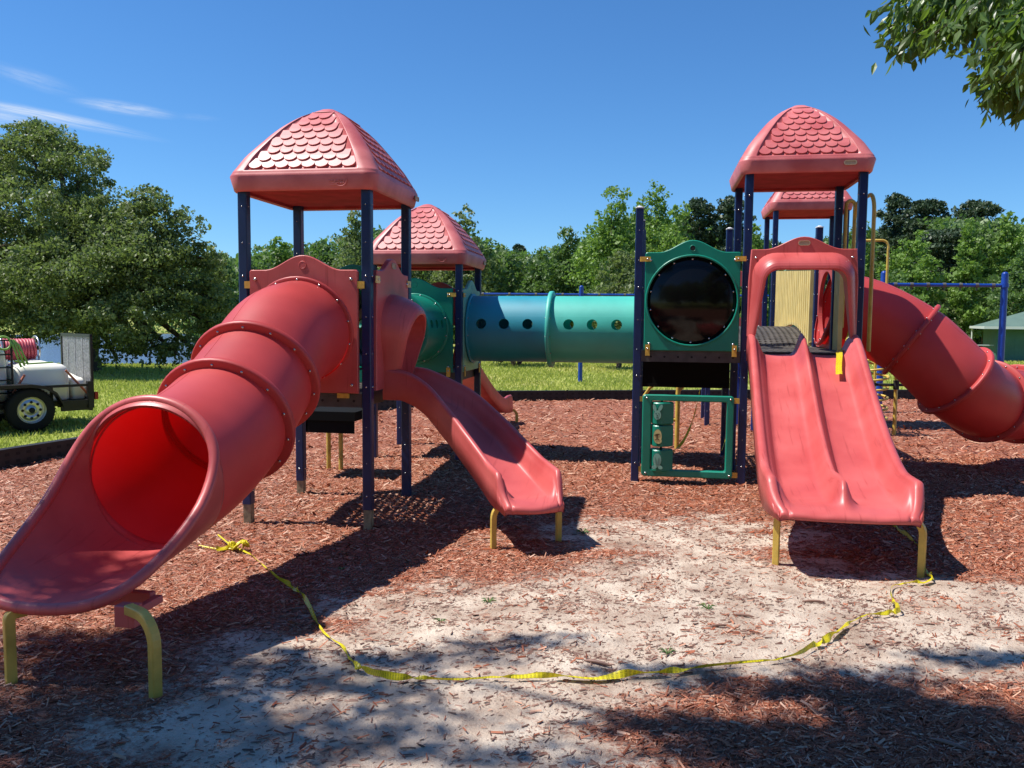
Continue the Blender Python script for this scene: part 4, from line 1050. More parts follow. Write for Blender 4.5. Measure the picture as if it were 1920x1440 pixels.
# yellow caution tape
tm = mat('caution_tape', (.78, .66, .02), .35, .5, trans=.15, tcol=(.8, .7, .0)); nt = tm.node_tree; N = nt.nodes
tcx = N.new('ShaderNodeTexCoord'); sp_ = N.new('ShaderNodeSeparateXYZ'); nt.links.new(tcx.outputs['UV'], sp_.inputs[0])
def mth(op, a_, v=None, b_=None):
    q = N.new('ShaderNodeMath'); q.operation = op; nt.links.new(a_, q.inputs[0])
    if b_ is not None: nt.links.new(b_, q.inputs[1])
    elif v is not None: q.inputs[1].default_value = v
    return q.outputs[0]
u1_ = mth('FRACT', mth('MULTIPLY', sp_.outputs['X'], 2.6)); word = mth('LESS_THAN', u1_, .60)
cell_ = mth('FRACT', mth('MULTIPLY', sp_.outputs['X'], 32)); st1 = mth('LESS_THAN', cell_, .30); st2 = mth('GREATER_THAN', mth('FRACT', mth('MULTIPLY', sp_.outputs['X'], 47)), .72)
vv_ = mth('ABSOLUTE', mth('SUBTRACT', sp_.outputs['Y'], .5)); band_ = mth('LESS_THAN', vv_, .30)
ml_ = N.new('ShaderNodeMath'); ml_.operation = 'MULTIPLY'; nt.links.new(mth('MULTIPLY', mth('MAXIMUM', st1, None, st2), None, word), ml_.inputs[0]); nt.links.new(band_, ml_.inputs[1])
mx_ = N.new('ShaderNodeMix'); mx_.data_type = 'RGBA'; mx_.inputs['A'].default_value = (.78, .66, .02, 1); mx_.inputs['B'].default_value = (.03, .03, .01, 1); nt.links.new(ml_.outputs[0], mx_.inputs['Factor']); nt.links.new(mx_.outputs['Result'], N['Principled BSDF'].inputs['Base Color'])
M['tape'] = tm
def ribbon(name, P, w, label, ground=True, seed=1, wmin=.25, twist=2.0, n=None):
    r = random.Random(seed); n = n or len(P)*16; Q = catmull(P, n); b = MB(); rows = []; a = 0
    for i, p in enumerate(Q):
        t = (Q[min(i+1, n)]-Q[max(i-1, 0)]).normalized(); s = t.cross(Vector((0, 0, 1))).normalized(); up = s.cross(t)
        ph = twist*(math.sin(i*.13+seed)+.35*math.sin(i*.33)); ww = w*(wmin+(1-wmin)*(.5+.5*math.sin(i*.085+seed*2)))
        z = (float(bedz(np.array([p.x]), np.array([p.y]))[0]) if ground else 0)+.020+abs(math.sin(ph))*ww*.35 if ground else 0
        c = Vector((p.x, p.y, p.z+z)); dd = s*math.cos(ph)+up*math.sin(ph)
        rows.append([c-dd*ww/2, c-dd*ww*.15+up*.004, c+dd*ww*.2-up*.002, c+dd*ww/2+up*.002])
    b.grid(rows, 0, True); o = obj(name, b, 'tape'); uvl = o.data.uv_layers.new(name='tape'); ll = sum((Q[k+1]-Q[k]).length for k in range(n))/n
    for lp in o.data.loops: uvl.data[lp.index].uv = ((lp.vertex_index//4)*ll, (lp.vertex_index % 4)/3); tag(o, label, 'tape'); return o
TP = [(-3.30, 5.80), (-3.153, 5.872), (-2.85, 5.60), (-2.551, 5.287), (-2.30, 5.02), (-2.074, 4.691), (-1.789, 4.256), (-1.60, 4.05), (-1.43, 3.80), (-1.26, 3.70), (-1.042, 3.727), (-.794, 3.786), (-.544, 3.852), (-.164, 3.937), (.17, 4.044), (.491, 4.202), (.719, 4.346), (.88, 4.55), (.995, 4.678), (1.15, 4.95), (1.279, 5.112), (1.40, 5.16), (1.50, 5.24), (1.503, 5.395), (1.58, 5.72), (1.70, 5.80), (1.843, 5.85), (1.90, 5.98), (1.93, 6.296), (2.03, 6.7), (2.049, 7.065), (2.021, 7.509)]
ribbon('caution_tape', [(x, y, 0) for x, y in TP], (.040), 'long yellow caution tape lying in a curve across the sand')
b = MB(); 
KT = thing('caution_tape', (-3.15, 5.87, 0), 'knotted bunch of yellow tape beside the big tube slide', 'tape')
b = MB()
for k in range(9):
    a = k*.7; r_ = .03+.012*(k % 3); b.pipe([(-3.15+r_*math.cos(a+t)*1.2, 5.87+r_*math.sin(a+t*1.3), -.03+.05*abs(math.sin(t*1.5+k))) for t in np.linspace(0, 3.4, 9)], .007, 5)
b.pipe([(-3.15, 5.87, -.03), (-3.3, 5.86, -.05), (-3.5, 5.9, -.04)], .010, 5); b.pipe([(-3.15, 5.87, .0), (-3.28, 5.95, -.02), (-3.45, 6.1, .0)], .007, 5)
obj('knot', b, 'tape', KT)
ribbon('caution_tape', [(2.02, 9.05, 2.10), (2.0, 9.02, 1.85), (1.97, 8.95, 1.66), (1.90, 8.84, 1.50), (1.82, 8.70, 1.475), (1.78, 8.52, 1.43), (1.74, 8.34, 1.33), (1.72, 8.22, 1.27)], .062, 'yellow tape hanging down the post and onto the double slide', ground=False, wmin=.9, twist=.08)
ribbon('caution_tape', [(.62, 11.0, 1.15), (.58, 11.0, .8), (.50, 10.98, .45), (.38, 10.95, .18), (.22, 10.9, .04), (.12, 10.85, .03)], .045, 'yellow tape hanging under the open deck, end curled on the mulch', ground=False, wmin=.6, twist=.8)
ribbon('caution_tape', [(1.0, 11.0, 1.1), (.98, 11.0, .7), (.95, 10.95, .35), (.88, 10.9, .10)], .045, 'yellow tape hanging straight under the open deck beside its right post', ground=False, wmin=.6, twist=.6, seed=3)

# ================================================================ TREES
def leaves(C, S, matn, parent, name='crown', asp=.5, flat=0):
    n = len(C); a = rng.normal(size=(n, 3)); a[:, 2] *= (1-flat*.6); a /= np.linalg.norm(a, axis=1)[:, None]
    b_ = rng.normal(size=(n, 3)); b_ -= a*(a*b_).sum(1)[:, None]; b_ /= np.linalg.norm(b_, axis=1)[:, None]
    a = a*(S[:, None]/2); b_ = b_*(S[:, None]*asp/2)
    V = np.stack([C-a, C-b_*1.0+a*.1, C+a, C+b_*1.0+a*.1], 1).reshape(-1, 3); F = np.arange(4*n).reshape(-1, 4)
    return fast(name, V, F, matn, parent)
def lobes_pts(lobes, n, sub=16, spread=.26, fill=.35):
    vol = np.array([l[3]*l[4]*l[5] for l in lobes])**.75; cnt = (n*vol/vol.sum()).astype(int); out = []
    for l, c in zip(lobes, cnt):
        cx, cy, cz, rx, ry, rz = l; R = np.array([rx, ry, rz])
        k = max(6, int(sub)); d = rng.normal(size=(k, 3)); d /= np.linalg.norm(d, axis=1)[:, None]
        cen = d*(.62+.36*rng.random(k))[:, None]
        m = rng.integers(0, k, c); sp = (spread*(.55+.9*rng.random(k)))[m]
        q = rng.normal(size=(c, 3)); q /= np.linalg.norm(q, axis=1)[:, None]; q *= (rng.random(c)**.45)[:, None]*sp[:, None]*1.25
        q[:, 2] *= .8
        p = cen[m]+q
        f = rng.random(c) < fill*.4; dd = rng.normal(size=(c, 3)); dd /= np.linalg.norm(dd, axis=1)[:, None]; p[f] = (dd*(rng.random(c)**.5)[:, None]*.85)[f]
        out.append(np.array([cx, cy, cz])+p*R)
    return np.concatenate(out)
def limbed_trunk(base, H, r, tips, parent, matn='bark', lean=(0, 0)):
    b = MB(); base = Vector(base); top = base+Vector((lean[0], lean[1], H))
    P = [base+Vector((0, 0, -.2)), base.lerp(top, .35)+Vector((.02*H*random.uniform(-1, 1), .02*H, 0)), base.lerp(top, .7), top]
    Q = catmull(P, 10); b.pipe(Q, [r*(1.35 if i == 0 else 1-.085*i) for i in range(11)], 8)
    for t in tips:
        k = random.randint(3, 8); p = Q[k]; t = Vector(t); mid = p.lerp(t, .5)+Vector((0, 0, -.08*(t-p).length)); b.pipe(catmull([p, mid, t], 6), [r*.45*(1-i*.13) for i in range(7)], 6)
    return obj('trunk', b, matn, parent)
def px(x, d): return (x-960)/FPX*d
def hor(x): return 602+(x-960)*.0083
def tree(kind, x, topy, hw, d, label, group='trees behind the playground', n=None, boty=None, seed=None, cat='tree', name=None):
    Hh = EYE+(hor(x)-topy)/FPX*d; w = hw*1.38/FPX*d; c = cw(px(x, d), d)
    T = thing(name or ('pine_tree' if kind == 'pine' else 'tree'), (c.x, c.y, -.05), label, cat, group)
    L = []; bot = 0.10*Hh
    if boty is not None: bot = max(.1, EYE-(boty-hor(x))/FPX*d)
    if kind in ('round', 'bright', 'olive'):
        k = 11
        for i in range(k):
            t = (i+.5)/k; zz = bot+(Hh-bot)*(.08+.80*t); prof = math.sin(PI*min(.93, .22+.78*t))**.6
            a = i*2.4+random.random(); rr = w*prof
            off = rr*.50; R = rr*(.50+.16*random.random())
            L.append((c.x+off*math.cos(a), c.y+off*math.sin(a), zz, R, R, min(R*1.05, (Hh-bot)*.17)))
        L.append((c.x+.1*w, c.y, Hh-w*.30, w*.34, w*.34, w*.32)); L.append((c.x, c.y, (Hh+bot)/2, w*.6, w*.6, (Hh-bot)*.38))
    elif kind == 'tall':
        k = 13
        for i in range(k):
            t = (i+.5)/k; zz = bot+(Hh-bot)*(.06+.88*t); rr = w*(1-.62*t**1.6); a = i*2.4+random.random(); off = rr*.45
            L.append((c.x+off*math.cos(a), c.y+off*math.sin(a), zz, rr*.58, rr*.58, (Hh-bot)*.085))
        L.append((c.x, c.y, (Hh+bot)*.5, w*.45, w*.45, (Hh-bot)*.42))
    elif kind == 'pine':
        bot = Hh*.50 if boty is None else bot
        k = 12
        for i in range(k):
            t = (i+.5)/k; zz = bot+(Hh-bot)*(.1+.85*t); a = i*2.4; off = w*.55*(1-.45*t)
            L.append((c.x+off*math.cos(a), c.y+off*math.sin(a), zz, w*.44, w*.44, (Hh-bot)*.095))
        L.append((c.x, c.y, Hh-w*.25, w*.35, w*.35, w*.25))
    n = n or int(min(26000, max(6000, 5200*(hw/45)**1.1*(1+(Hh/w)*.12)))); s0 = max(.10, d*.0042)
    P = lobes_pts(L, int(n*(1.7 if kind == 'pine' else 1.3)), sub=15, spread=.32 if kind != 'pine' else .34, fill=.35 if kind != 'pine' else .2)
    sz = s0*(.72 if kind == 'pine' else .9)*rng.lognormal(0, .3, len(P))
    mt = {'round': 'leaf_mid', 'olive': 'leaf_oak', 'bright': 'leaf_bright', 'tall': 'leaf_bright', 'pine': 'leaf_pine'}[kind]
    leaves(P, sz, mt, T, asp=.62)
    tips = [(l[0], l[1], l[2]) for l in L[2::2]]
    limbed_trunk((c.x, c.y, -.05), Hh*.86, max(.10, w*.055), tips[:6], T)
    return T
# the big oak on the left, drooping in front of the pond
OAK = thing('oak_tree', tuple(cw(-14.2, 27.5)), 'huge dark oak at far left, its branches drooping before the pond', 'tree')
def ok(x, y, d, rpx, rz=None):
    p = cw(px(x, d), d, EYE+(hor(x)-y)/FPX*d); r = rpx/FPX*d; return (p.x, p.y, p.z, r, r, (rz/FPX*d) if rz else r*.8)
OL = [ok(70, 300, 27.5, 78), ok(150, 330, 27, 70), ok(10, 330, 28, 85), ok(-60, 330, 28, 90), ok(60, 400, 26, 90), ok(150, 430, 25.5, 90), ok(-20, 470, 26, 100), ok(215, 430, 26, 60), ok(265, 425, 25.5, 62), ok(310, 470, 25.5, 62), ok(345, 520, 26, 62, 45), ok(250, 490, 24.6, 75), ok(180, 530, 24.5, 80), ok(90, 520, 24.5, 90), ok(300, 560, 25, 70, 45), ok(370, 590, 26, 58, 40), ok(230, 600, 24.5, 80, 48), ok(130, 600, 25, 90, 42), ok(30, 590, 25, 90, 40), ok(-40, 560, 24.5, 90), ok(390, 520, 26.5, 42, 42), ok(75, 262, 27.5, 45), ok(115, 275, 27, 40, 30), ok(300, 380, 25.5, 30, 26), ok(-100, 450, 27, 100), ok(350, 650, 26, 50, 22), ok(290, 650, 25.5, 45, 24), ok(220, 640, 26, 60, 22), ok(400, 560, 26, 38, 34), ok(180, 380, 28, 60), ok(30, 520, 28, 120), ok(200, 500, 28, 120, 90), ok(5, 640, 25, 70, 22), ok(345, 440, 26, 48, 42), ok(385, 485, 26, 38, 36), ok(285, 385, 26, 40, 34), ok(400, 610, 26, 30, 22)]+[ok(190+28*k_, 668+6*math.sin(k_*2.1), 25.5, 11, 24) for k_ in range(8)]
P = lobes_pts(OL, 190000, sub=30, spread=.25, fill=.3); leaves(P, .098*rng.lognormal(0, .3, len(P)), 'leaf_oak', OAK, asp=.55)
limbed_trunk(tuple(cw(-14.2, 27.5)), 6.2, .42, [(l[0], l[1], l[2]) for l in OL[::2]], OAK)

TL = [('round', 405, 470, 38, 60, 'leafy tree rising just right of the big oak, before the gap of sky'),
 ('bright', 455, 478, 30, 75, 'bright green tree filling the dip right beside the blue front left post'),
 ('bright', 520, 447, 42, 80, 'light green tree showing between the two left posts of the near left roof'),
 ('round', 600, 452, 36, 85, 'dark green tree seen under the near left roof, right of its rear post'),
 ('olive', 668, 400, 52, 50, 'olive tree half hidden behind the front right post of the near left tower'),
 ('olive', 760, 412, 60, 55, 'olive tree behind the left rear roof'),
 ('olive', 862, 392, 48, 52, 'tall olive tree rising above the right slope of the left rear roof'),
 ('round', 905, 460, 30, 62, 'small rounded tree just right of the left rear roof'),
 ('tall', 938, 453, 24, 85, 'slim pointed tree right of the left rear roof, before a gap of sky'),
 ('pine', 970, 462, 17, 95, 'slim pine with a dark round top, centre of the tree line'),
 ('round', 1010, 470, 30, 60, 'low bushy tree left of the bright tall centre tree'),
 ('round', 1058, 428, 42, 55, 'bushy tree with ragged top above the flange of the blue and teal tunnel'),
 ('bright', 1142, 352, 52, 50, 'tallest bright green tree left of the blue open-deck posts'),
 ('bright', 1215, 350, 48, 55, 'bright feathery tree directly behind the open-deck posts'),
 ('bright', 1262, 385, 44, 48, 'bright green tree above the round black window'),
 ('pine', 1300, 378, 36, 62, 'dark pine above and right of the round black window'),
 ('pine', 1362, 372, 42, 62, 'dark pine behind the left posts of the tallest roof'),
 ('tall', 1412, 418, 32, 52, 'bright leafy tree seen between the posts of the tallest roof'),
 ('round', 1480, 470, 40, 60, 'low tree seen through the tower under the tallest roof'),
 ('round', 1530, 452, 36, 62, 'green tree behind the two yellow-topped panels of the right tower'),
 ('bright', 1600, 420, 44, 60, 'light green tree behind the tall yellow hand loops'),
 ('pine', 1668, 368, 30, 75, 'pine just right of the tall yellow hand loop'),
 ('pine', 1722, 376, 44, 72, 'wide-topped pine in the middle of the right tree line'),
 ('pine', 1810, 380, 48, 70, 'largest pine of the right tree line, above the green building'),
 ('tall', 1808, 412, 34, 58, 'bright pointed tree in front of the largest right pine'),
 ('tall', 1880, 400, 42, 62, 'bright green tree at right, near the frame edge'),
 ('bright', 1700, 440, 52, 56, 'light green tree above the flange of the right tube slide'),
 ('olive', 1742, 545, 42, 58, 'low olive tree behind the right swing bar'),
 ('round', 1660, 510, 55, 45, 'bushy low tree behind the first bend of the right tube slide'),
 ('round', 1905, 470, 40, 50, 'leafy tree above the roof of the green building'),
 ('pine', 1760, 430, 55, 64, 'dark pine mass between the two right-hand pines'),
 ('round', 1850, 520, 60, 60, 'dark leafy tree behind the two utility poles'),
 ('pine', 1440, 455, 30, 80, 'small distant pine seen beneath the tallest roof')]
for k, (kind, x, ty, hw, d, lab) in enumerate(TL):
    tree(kind, x, ty, hw, d, lab)
# undergrowth masses: wood edge that reads as one mass
Cs = []; 
for x in np.arange(380, 1960, 9):
    d = 78+10*math.sin(x*.013)+random.uniform(-4, 4); top = interp(x, [380, 440, 520, 600, 700, 860, 930, 1000, 1080, 1140, 1260, 1340, 1450, 1600, 1700, 1850, 1960], [495, 492, 470, 470, 440, 435, 480, 485, 462, 415, 425, 430, 480, 440, 425, 425, 440])+random.uniform(-14, 16)
    p = cw(px(x, d), d, 0); h = EYE+(hor(x)-top)/FPX*d; m = 1500
    q = rng.normal(size=(m, 3))*np.array([.7, 1.2, 1]); q[:, 2] = rng.random(m)*h-.1
    Cs.append(np.array([p.x, p.y, 0])+q*np.array([1, 1, 1]))
for X0_, Y0_ in [(X, 98+3*math.sin(X)) for X in np.arange(-75, -8, 2.2)]:
    p = cw(X0_, Y0_, 0); m = 700; h = random.uniform(5, 9); q = rng.normal(size=(m, 3))*np.array([1.6, 1.2, 1]); q[:, 2] = rng.random(m)**.8*h; Cs.append(np.array([p.x, p.y, 0])+q)
Cc = np.concatenate(Cs); tag(leaves(Cc, .36*rng.lognormal(0, .3, len(Cc)), 'leaf_mid', None, 'wood_edge', asp=.6), 'continuous leafy undergrowth along the far edge of the park', 'undergrowth', kind='stuff')
# shrub and shaded tree under the tunnel
def shrub(x, d, r, h, label, n=5000):
    c = cw(px(x, d), d); T = thing('shrub', (c.x, c.y, -.05), label, 'shrub'); L = []
    for k in range(8): a = k*.8; L.append((c.x+r*.5*math.cos(a), c.y+r*.5*math.sin(a), h*(.35+.08*(k % 4)), r*.5, r*.5, h*.34))
    P = lobes_pts(L, n, 12, .3); leaves(P, .14*rng.lognormal(0, .3, len(P)), 'leaf_oak', T); b = MB()
    for k in range(6): a = k*1.05; b.pipe([(c.x+.1*math.cos(a), c.y+.1*math.sin(a), -.1), (c.x+r*.4*math.cos(a), c.y+r*.4*math.sin(a), h*.6)], [.05, .02], 5)
    obj('stems', b, 'bark', T)
shrub(968, 33, 1.9, 2.4, 'many-stemmed shrub seen below the blue half of the tunnel')
tree('olive', 1160, 470, 62, 31.5, 'thick dark trunk and crown showing below the teal half of the tunnel', boty=655)
tree('round', 920, 560, 48, 40, 'low dark tree behind the left rear slide', boty=690)

for k, (X, Y, H_, w_) in enumerate(((-7, -9, 9, 3.4), (-1, -12, 11, 4.2), (6, -9, 10, 3.8), (12, -14, 12, 4.5), (-14, -14, 12, 4.5), (2, -20, 14, 5), (-6, -20, 13, 5))):
    c = cw(X, Y); T = thing('tree', (c.x, c.y, -.05), 'tree standing behind the viewer', 'tree', 'trees behind the viewer'); L = [(c.x+w_*.45*math.cos(a*2.4), c.y+w_*.45*math.sin(a*2.4), H_*(.25+.062*a), w_*.55, w_*.55, H_*.13) for a in range(11)]
    P = lobes_pts(L, 7000, 14, .34); leaves(P, .42*rng.lognormal(0, .3, len(P)), 'leaf_mid', T, asp=.7); limbed_trunk((c.x, c.y, -.05), H_*.8, .2, [], T)

# ---- near tree whose boughs hang in at the top right and shade the foreground
NT = thing('shade_tree', (4.9, 4.2, -.02), 'near tree with pointed leaves hanging in at the top right corner', 'tree')
def camp(x, y, d):
    a, b_ = x-960, y-720; c_, s_ = math.cos(ROLL), math.sin(ROLL); X = a*c_+b_*s_; Yp = -a*s_+b_*c_
    cp, sp = math.cos(PITCH), math.sin(PITCH); r = Vector((X/FPX, 0, 0)); dn = Yp/FPX
    fwd = Vector((-sY, cY, 0)); rt = Vector((cY, sY, 0)); up = Vector((0, 0, 1))
    Fv = fwd*cp-up*sp; Uv = up*cp+fwd*sp
    return Vector((0, 0, EYE))+(Fv+rt*(X/FPX)-Uv*dn)*d
tips = []                                     # drooping twigs: (start, end)
tw = [((1920, -40), (1655, 12), 5.2), ((1900, -30), (1660, 55), 5.3), ((1880, -20), (1675, 90), 5.2), ((1960, 10), (1700, 60), 5.5), ((1930, -10), (1740, 70), 5.0), ((1960, -30), (1780, 40), 5.6), ((1980, 20), (1760, 20), 5.8), ((1990, 40), (1850, 95), 4.6), ((2000, 60), (1880, 60), 4.4), ((2010, 80), (1830, 130), 4.8), ((1990, 90), (1850, 165), 5.0), ((2000, 90), (1875, 175), 5.1), ((2000, 100), (1895, 160), 4.9), ((2010, 120), (1915, 190), 5.0), ((1990, 60), (1905, 150), 5.2), ((1960, -60), (1820, 20), 4.7), ((2000, 0), (1900, 30), 4.5), ((1850, -60), (1700, 20), 5.5), ((1900, -60), (1760, 5), 5.3), ((1980, 60), (1905, 110), 4.3), ((2010, 40), (1940, 100), 4.8), ((1940, -60), (1860, 40), 5.2), ((1870, -60), (1720, 40), 5.7), ((1860, -40), (1810, 60), 5.1), ((1980, -20), (1870, 70), 5.4)]
Lc = []; Ld = []; brm = MB()
hub = Vector((4.9, 4.2, 4.2))
for (sx, sy), (ex_, ey_), d in tw:
    s = camp(sx, sy, d*1.03); e_ = camp(ex_, ey_, d); pts = catmull([s, s.lerp(e_, .5)+Vector((0, 0, .06)), e_], 14); brm.pipe(pts, [.008-.0004*i for i in range(15)], 5)
    brm.pipe(catmull([hub+Vector((random.uniform(-.1, .1), 0, random.uniform(-.8, .8))), hub.lerp(s, .6)+Vector((0, 0, .35)), s], 8), [.03-.0027*i for i in range(9)], 5)
    for k in range(215):
        t = random.random()**.75; p = pts[min(14, int(t*14))]; q = p+Vector((random.gauss(0, .065), random.gauss(0, .065), random.gauss(-.03, .05))); Lc.append(q)
        dd = (e_-s).normalized()*.5+Vector((random.gauss(0, .5), random.gauss(0, .5), -.75+random.gauss(0, .35))); Ld.append(dd.normalized())
# canopy above the frame: placed up-sun of the patches of shade on the ground
sh = Vector((-.56, -.09, 1.0)); cl = []
patches = [((1.22, 3.86), 7.2, .20, .75), ((1.02, 4.02), 7.0, .15, .45), ((1.42, 3.72), 7.2, .17, .5), ((1.07, 4.28), 6.8, .08, .14), ((1.10, 3.50), 7.2, .20, .7), ((1.35, 3.35), 7.2, .20, .7), ((.80, 3.30), 7.2, .18, .6), ((.50, 3.42), 7.1, .16, .45), ((.34, 3.50), 7.0, .12, .28), ((.05, 3.55), 7.0, .10, .18), ((.65, 3.15), 7.2, .16, .4), ((1.72, 4.62), 6.8, .08, .14), ((1.86, 4.60), 6.8, .06, .08), ((1.65, 3.30), 7.2, .15, .35),
 ((.05, 4.10), 6.6, .05, .06), ((.22, 4.06), 6.6, .05, .06), ((.40, 4.00), 6.6, .05, .06), ((.58, 3.95), 6.6, .06, .07), ((-1.28, 3.93), 7.2, .07, .10), ((-1.12, 4.02), 7.2, .05, .06), ((-.95, 4.15), 7.2, .05, .06), ((-.78, 4.30), 7.2, .05, .05), ((-.60, 4.42), 7.2, .05, .05), ((-1.22, 3.60), 7.4, .08, .14), ((-1.12, 3.42), 7.4, .07, .12), ((-1.02, 3.25), 7.3, .07, .12), ((-.98, 3.10), 7.3, .08, .14), ((-1.45, 3.72), 7.4, .10, .14), ((-.45, 3.15), 7.2, .10, .12),
 ((-1.75, 3.15), 7.4, .18, .35), ((-2.1, 3.35), 7.4, .22, .55), ((-1.6, 2.9), 7.5, .18, .35), ((-2.5, 3.05), 7.5, .35, .9), ((-2.0, 2.8), 7.5, .3, .6), ((-1.9, 3.75), 7.3, .12, .2), ((-3.1, 3.9), 7.3, .22, .35), ((-2.55, 4.05), 7.3, .20, .36), ((-2.8, 3.75), 7.2, .22, .42), ((-2.35, 3.6), 7.3, .20, .4), ((-2.2, 3.1), 7.2, .3, .7), ((-3.3, 3.3), 7.3, .25, .4)]
for (gx, gy), z, r, w in patches:
    c = Vector((gx, gy, 0))+sh*z
    m = int(1500*w*(r/.3)**.4)+40
    for k in range(m):
        q = Vector((random.gauss(0, 1), random.gauss(0, 1), random.gauss(0, 1))); Lc.append(c+Vector((q.x*r*.62, q.y*r*.62, q.z*.35))); Ld.append(Vector((random.gauss(0, 1), random.gauss(0, 1), -.3)).normalized())
    if w > .3: cl.append(c)
Lc = np.array([tuple(v) for v in Lc]); Ld = np.array([tuple(v) for v in Ld]); n = len(Lc)
Sz = .087*rng.lognormal(0, .25, n); b2 = rng.normal(size=(n, 3)); b2 -= Ld*(Ld*b2).sum(1)[:, None]; b2 /= np.linalg.norm(b2, axis=1)[:, None]; nr = np.cross(Ld, b2)
A_ = Ld*Sz[:, None]; B_ = b2*(Sz*.19)[:, None]; fo = nr*(Sz*.05)[:, None]
V = np.stack([Lc, Lc+A_*.35-B_+fo, Lc+A_*.35, Lc+A_*.35+B_+fo, Lc+A_*.7-B_*.65+fo, Lc+A_*.72, Lc+A_*.7+B_*.65+fo, Lc+A_], 1).reshape(-1, 3)
o = np.arange(n)[:, None]*8; F4 = np.concatenate([o+np.array([[1, 4, 5, 2]]), o+np.array([[2, 5, 6, 3]])]); F3 = np.concatenate([o+np.array([[0, 1, 2, 2]]), o+np.array([[0, 2, 3, 3]]), o+np.array([[4, 7, 5, 5]]), o+np.array([[5, 7, 6, 6]])])
me = bpy.data.meshes.new('crown'); tri = [tuple(f[:3]) for f in F3.tolist()]; me.from_pydata([tuple(v) for v in (V-np.array([4.9, 4.2, -.02])).tolist()], [], [tuple(f) for f in F4.tolist()]+tri); me.materials.append(M['leaf_near']); me.update()
co = bpy.data.objects.new('crown', me); COL.objects.link(co); co.parent = NT; BASE[co.name] = BASE[NT.name]
tr = MB(); tr.pipe(catmull([(4.9, 4.2, -.2), (4.85, 4.25, 1.5), (4.95, 4.2, 3.2), (4.7, 4.4, 5.0), (4.3, 4.8, 7.0)], 16), [.22-.009*i for i in range(17)], 12)
main = catmull([(4.7, 4.4, 5.0), (3.2, 3.4, 6.6), (1.2, 2.8, 7.2), (-1.2, 2.6, 7.4), (-3.4, 2.75, 7.5), (-5.9, 3.35, 7.4)], 30); tr.pipe(main, [.085-.0023*i for i in range(31)], 8)
for c in cl:
    s = min(main, key=lambda p: (p-c).length); tr.pipe(catmull([s, s.lerp(c, .5)+Vector((0, 0, .12)), c], 6), [.018-.0018*i for i in range(7)], 5)
obj('trunk', tr, 'bark', NT); obj('twigs', brm, 'bark', NT)

# ================================================================ TRAILER, left
tx = Vector((.696*cY-.718*sY, .696*sY+.718*cY, 0)); ty = Vector((-tx.y, tx.x, 0)); w0 = cw(-7.50, 12.83)
tf = frame(tx, ty, (w0.x, w0.y, -.04))
TRL = thing('utility_trailer', tuple(w0), 'black utility trailer with upright mesh ramp and silver wheel', 'trailer')
def tobj(name, b, m, par=TRL, lab=None, bevel=0): b.xf(tf); return obj(name, b, m, par, label=lab, bevel=bevel)
b = MB(); Wd = 1.6
for y in (0.16, Wd):
    b.box((-3.2, y-.03, .36), (.98, y+.03, .44)); b.box((-3.2, y-.02, .66), (.98, y+.02, .70))
    for x in (-3.2, -2.2, -1.2, .36, .96): b.box((x-.02, y-.018, .44), (x+.02, y+.018, .66))
    b.box((.90, y-.045, .30), (.99, y+.045, .74))
b.box((-3.2, .16, .36), (-3.14, Wd, .44)); b.box((.92, .13, .36), (.98, Wd, .44)); b.add([(.45, .16, .36), (.98, .16, .36), (.98, .16, .25), (.45, .20, .34)], [(0, 1, 2, 3)])
b.box((.5, .15, .27), (.98, .20, .36)); tobj('frame', b, 'trailerblack')
b = MB(); b.box((-3.15, .2, .40), (.9, Wd-.04, .43)); tobj('floor', b, 'polewood')
def wheel(x, y):
    b = MB(); prof = [(.20, -.09), (.30, -.10), (.335, -.085), (.345, -.05), (.345, .05), (.335, .085), (.30, .10), (.20, .09)]; rows = []
    for r, d in prof: rows.append([Vector((x+r*math.cos(a), y+d, .345+r*math.sin(a))) for a in np.linspace(0, 2*PI, 41)[:-1]])
    b.grid(rows, 0, True, closeu=True)
    for k in range(44): a = 2*PI*k/44; b.box((-.006, -.08, .342), (.006, .08, .350), 0, R=Matrix.Rotation(a, 3, 'Y'), o=(x, y, .345))
    w = tobj('wheel', b, 'rubber')
    r = MB(); prof = [(.205, -.095), (.195, -.085), (.19, -.06), (.165, -.05), (.15, -.075), (.10, -.08), (.085, -.06), (.07, -.065), (.065, -.10), (.03, -.105), (.001, -.105)]; rows = []
    for q, d in prof: rows.append([Vector((x+q*math.cos(a), y+d, .345+q*math.sin(a))) for a in np.linspace(0, 2*PI, 41)[:-1]])
    r.grid(rows, 0, True, closeu=True)
    for k in range(8): a = 2*PI*k/8; r.cyl((x+.125*math.cos(a), y-.079, .345+.125*math.sin(a)), (x+.125*math.cos(a), y-.083, .345+.125*math.sin(a)), .022, 10, 1)
    r.cyl((x, y-.104, .345), (x, y-.112, .345), .045, 14, 1)
    tobj('rim', r, ['chrome', 'hole'], w)
wheel(0, 0); wheel(-.85, 0); wheel(0, Wd+.16); wheel(-.85, Wd+.16)
b = MB(); pts = [(-1.35, .42), (-1.25, .58), (-1.1, .70), (-.85, .745), (-.42, .745), (0, .745), (.2, .71), (.36, .60), (.44, .45), (.47, .36)]
b.grid([[Vector((x, -.13, z)) for x, z in pts], [Vector((x, .15, z)) for x, z in pts]], 0, True); b.grid([[Vector((x, -.13, z)) for x, z in pts], [Vector((x, -.13, z-.05)) for x, z in pts]], 0, True); tobj('fender', b, 'trailerblack')
b = MB(); gx = .985
b.box((gx-.02, .16, .42), (gx+.02, .21, 1.50)); b.box((gx-.02, Wd-.05, .42), (gx+.02, Wd, 1.50)); b.box((gx-.02, .16, 1.46), (gx+.02, Wd, 1.51)); b.box((gx-.02, .16, .42), (gx+.02, Wd, .46)); gate = tobj('ramp_gate', b, 'trailerblack')
b = MB()
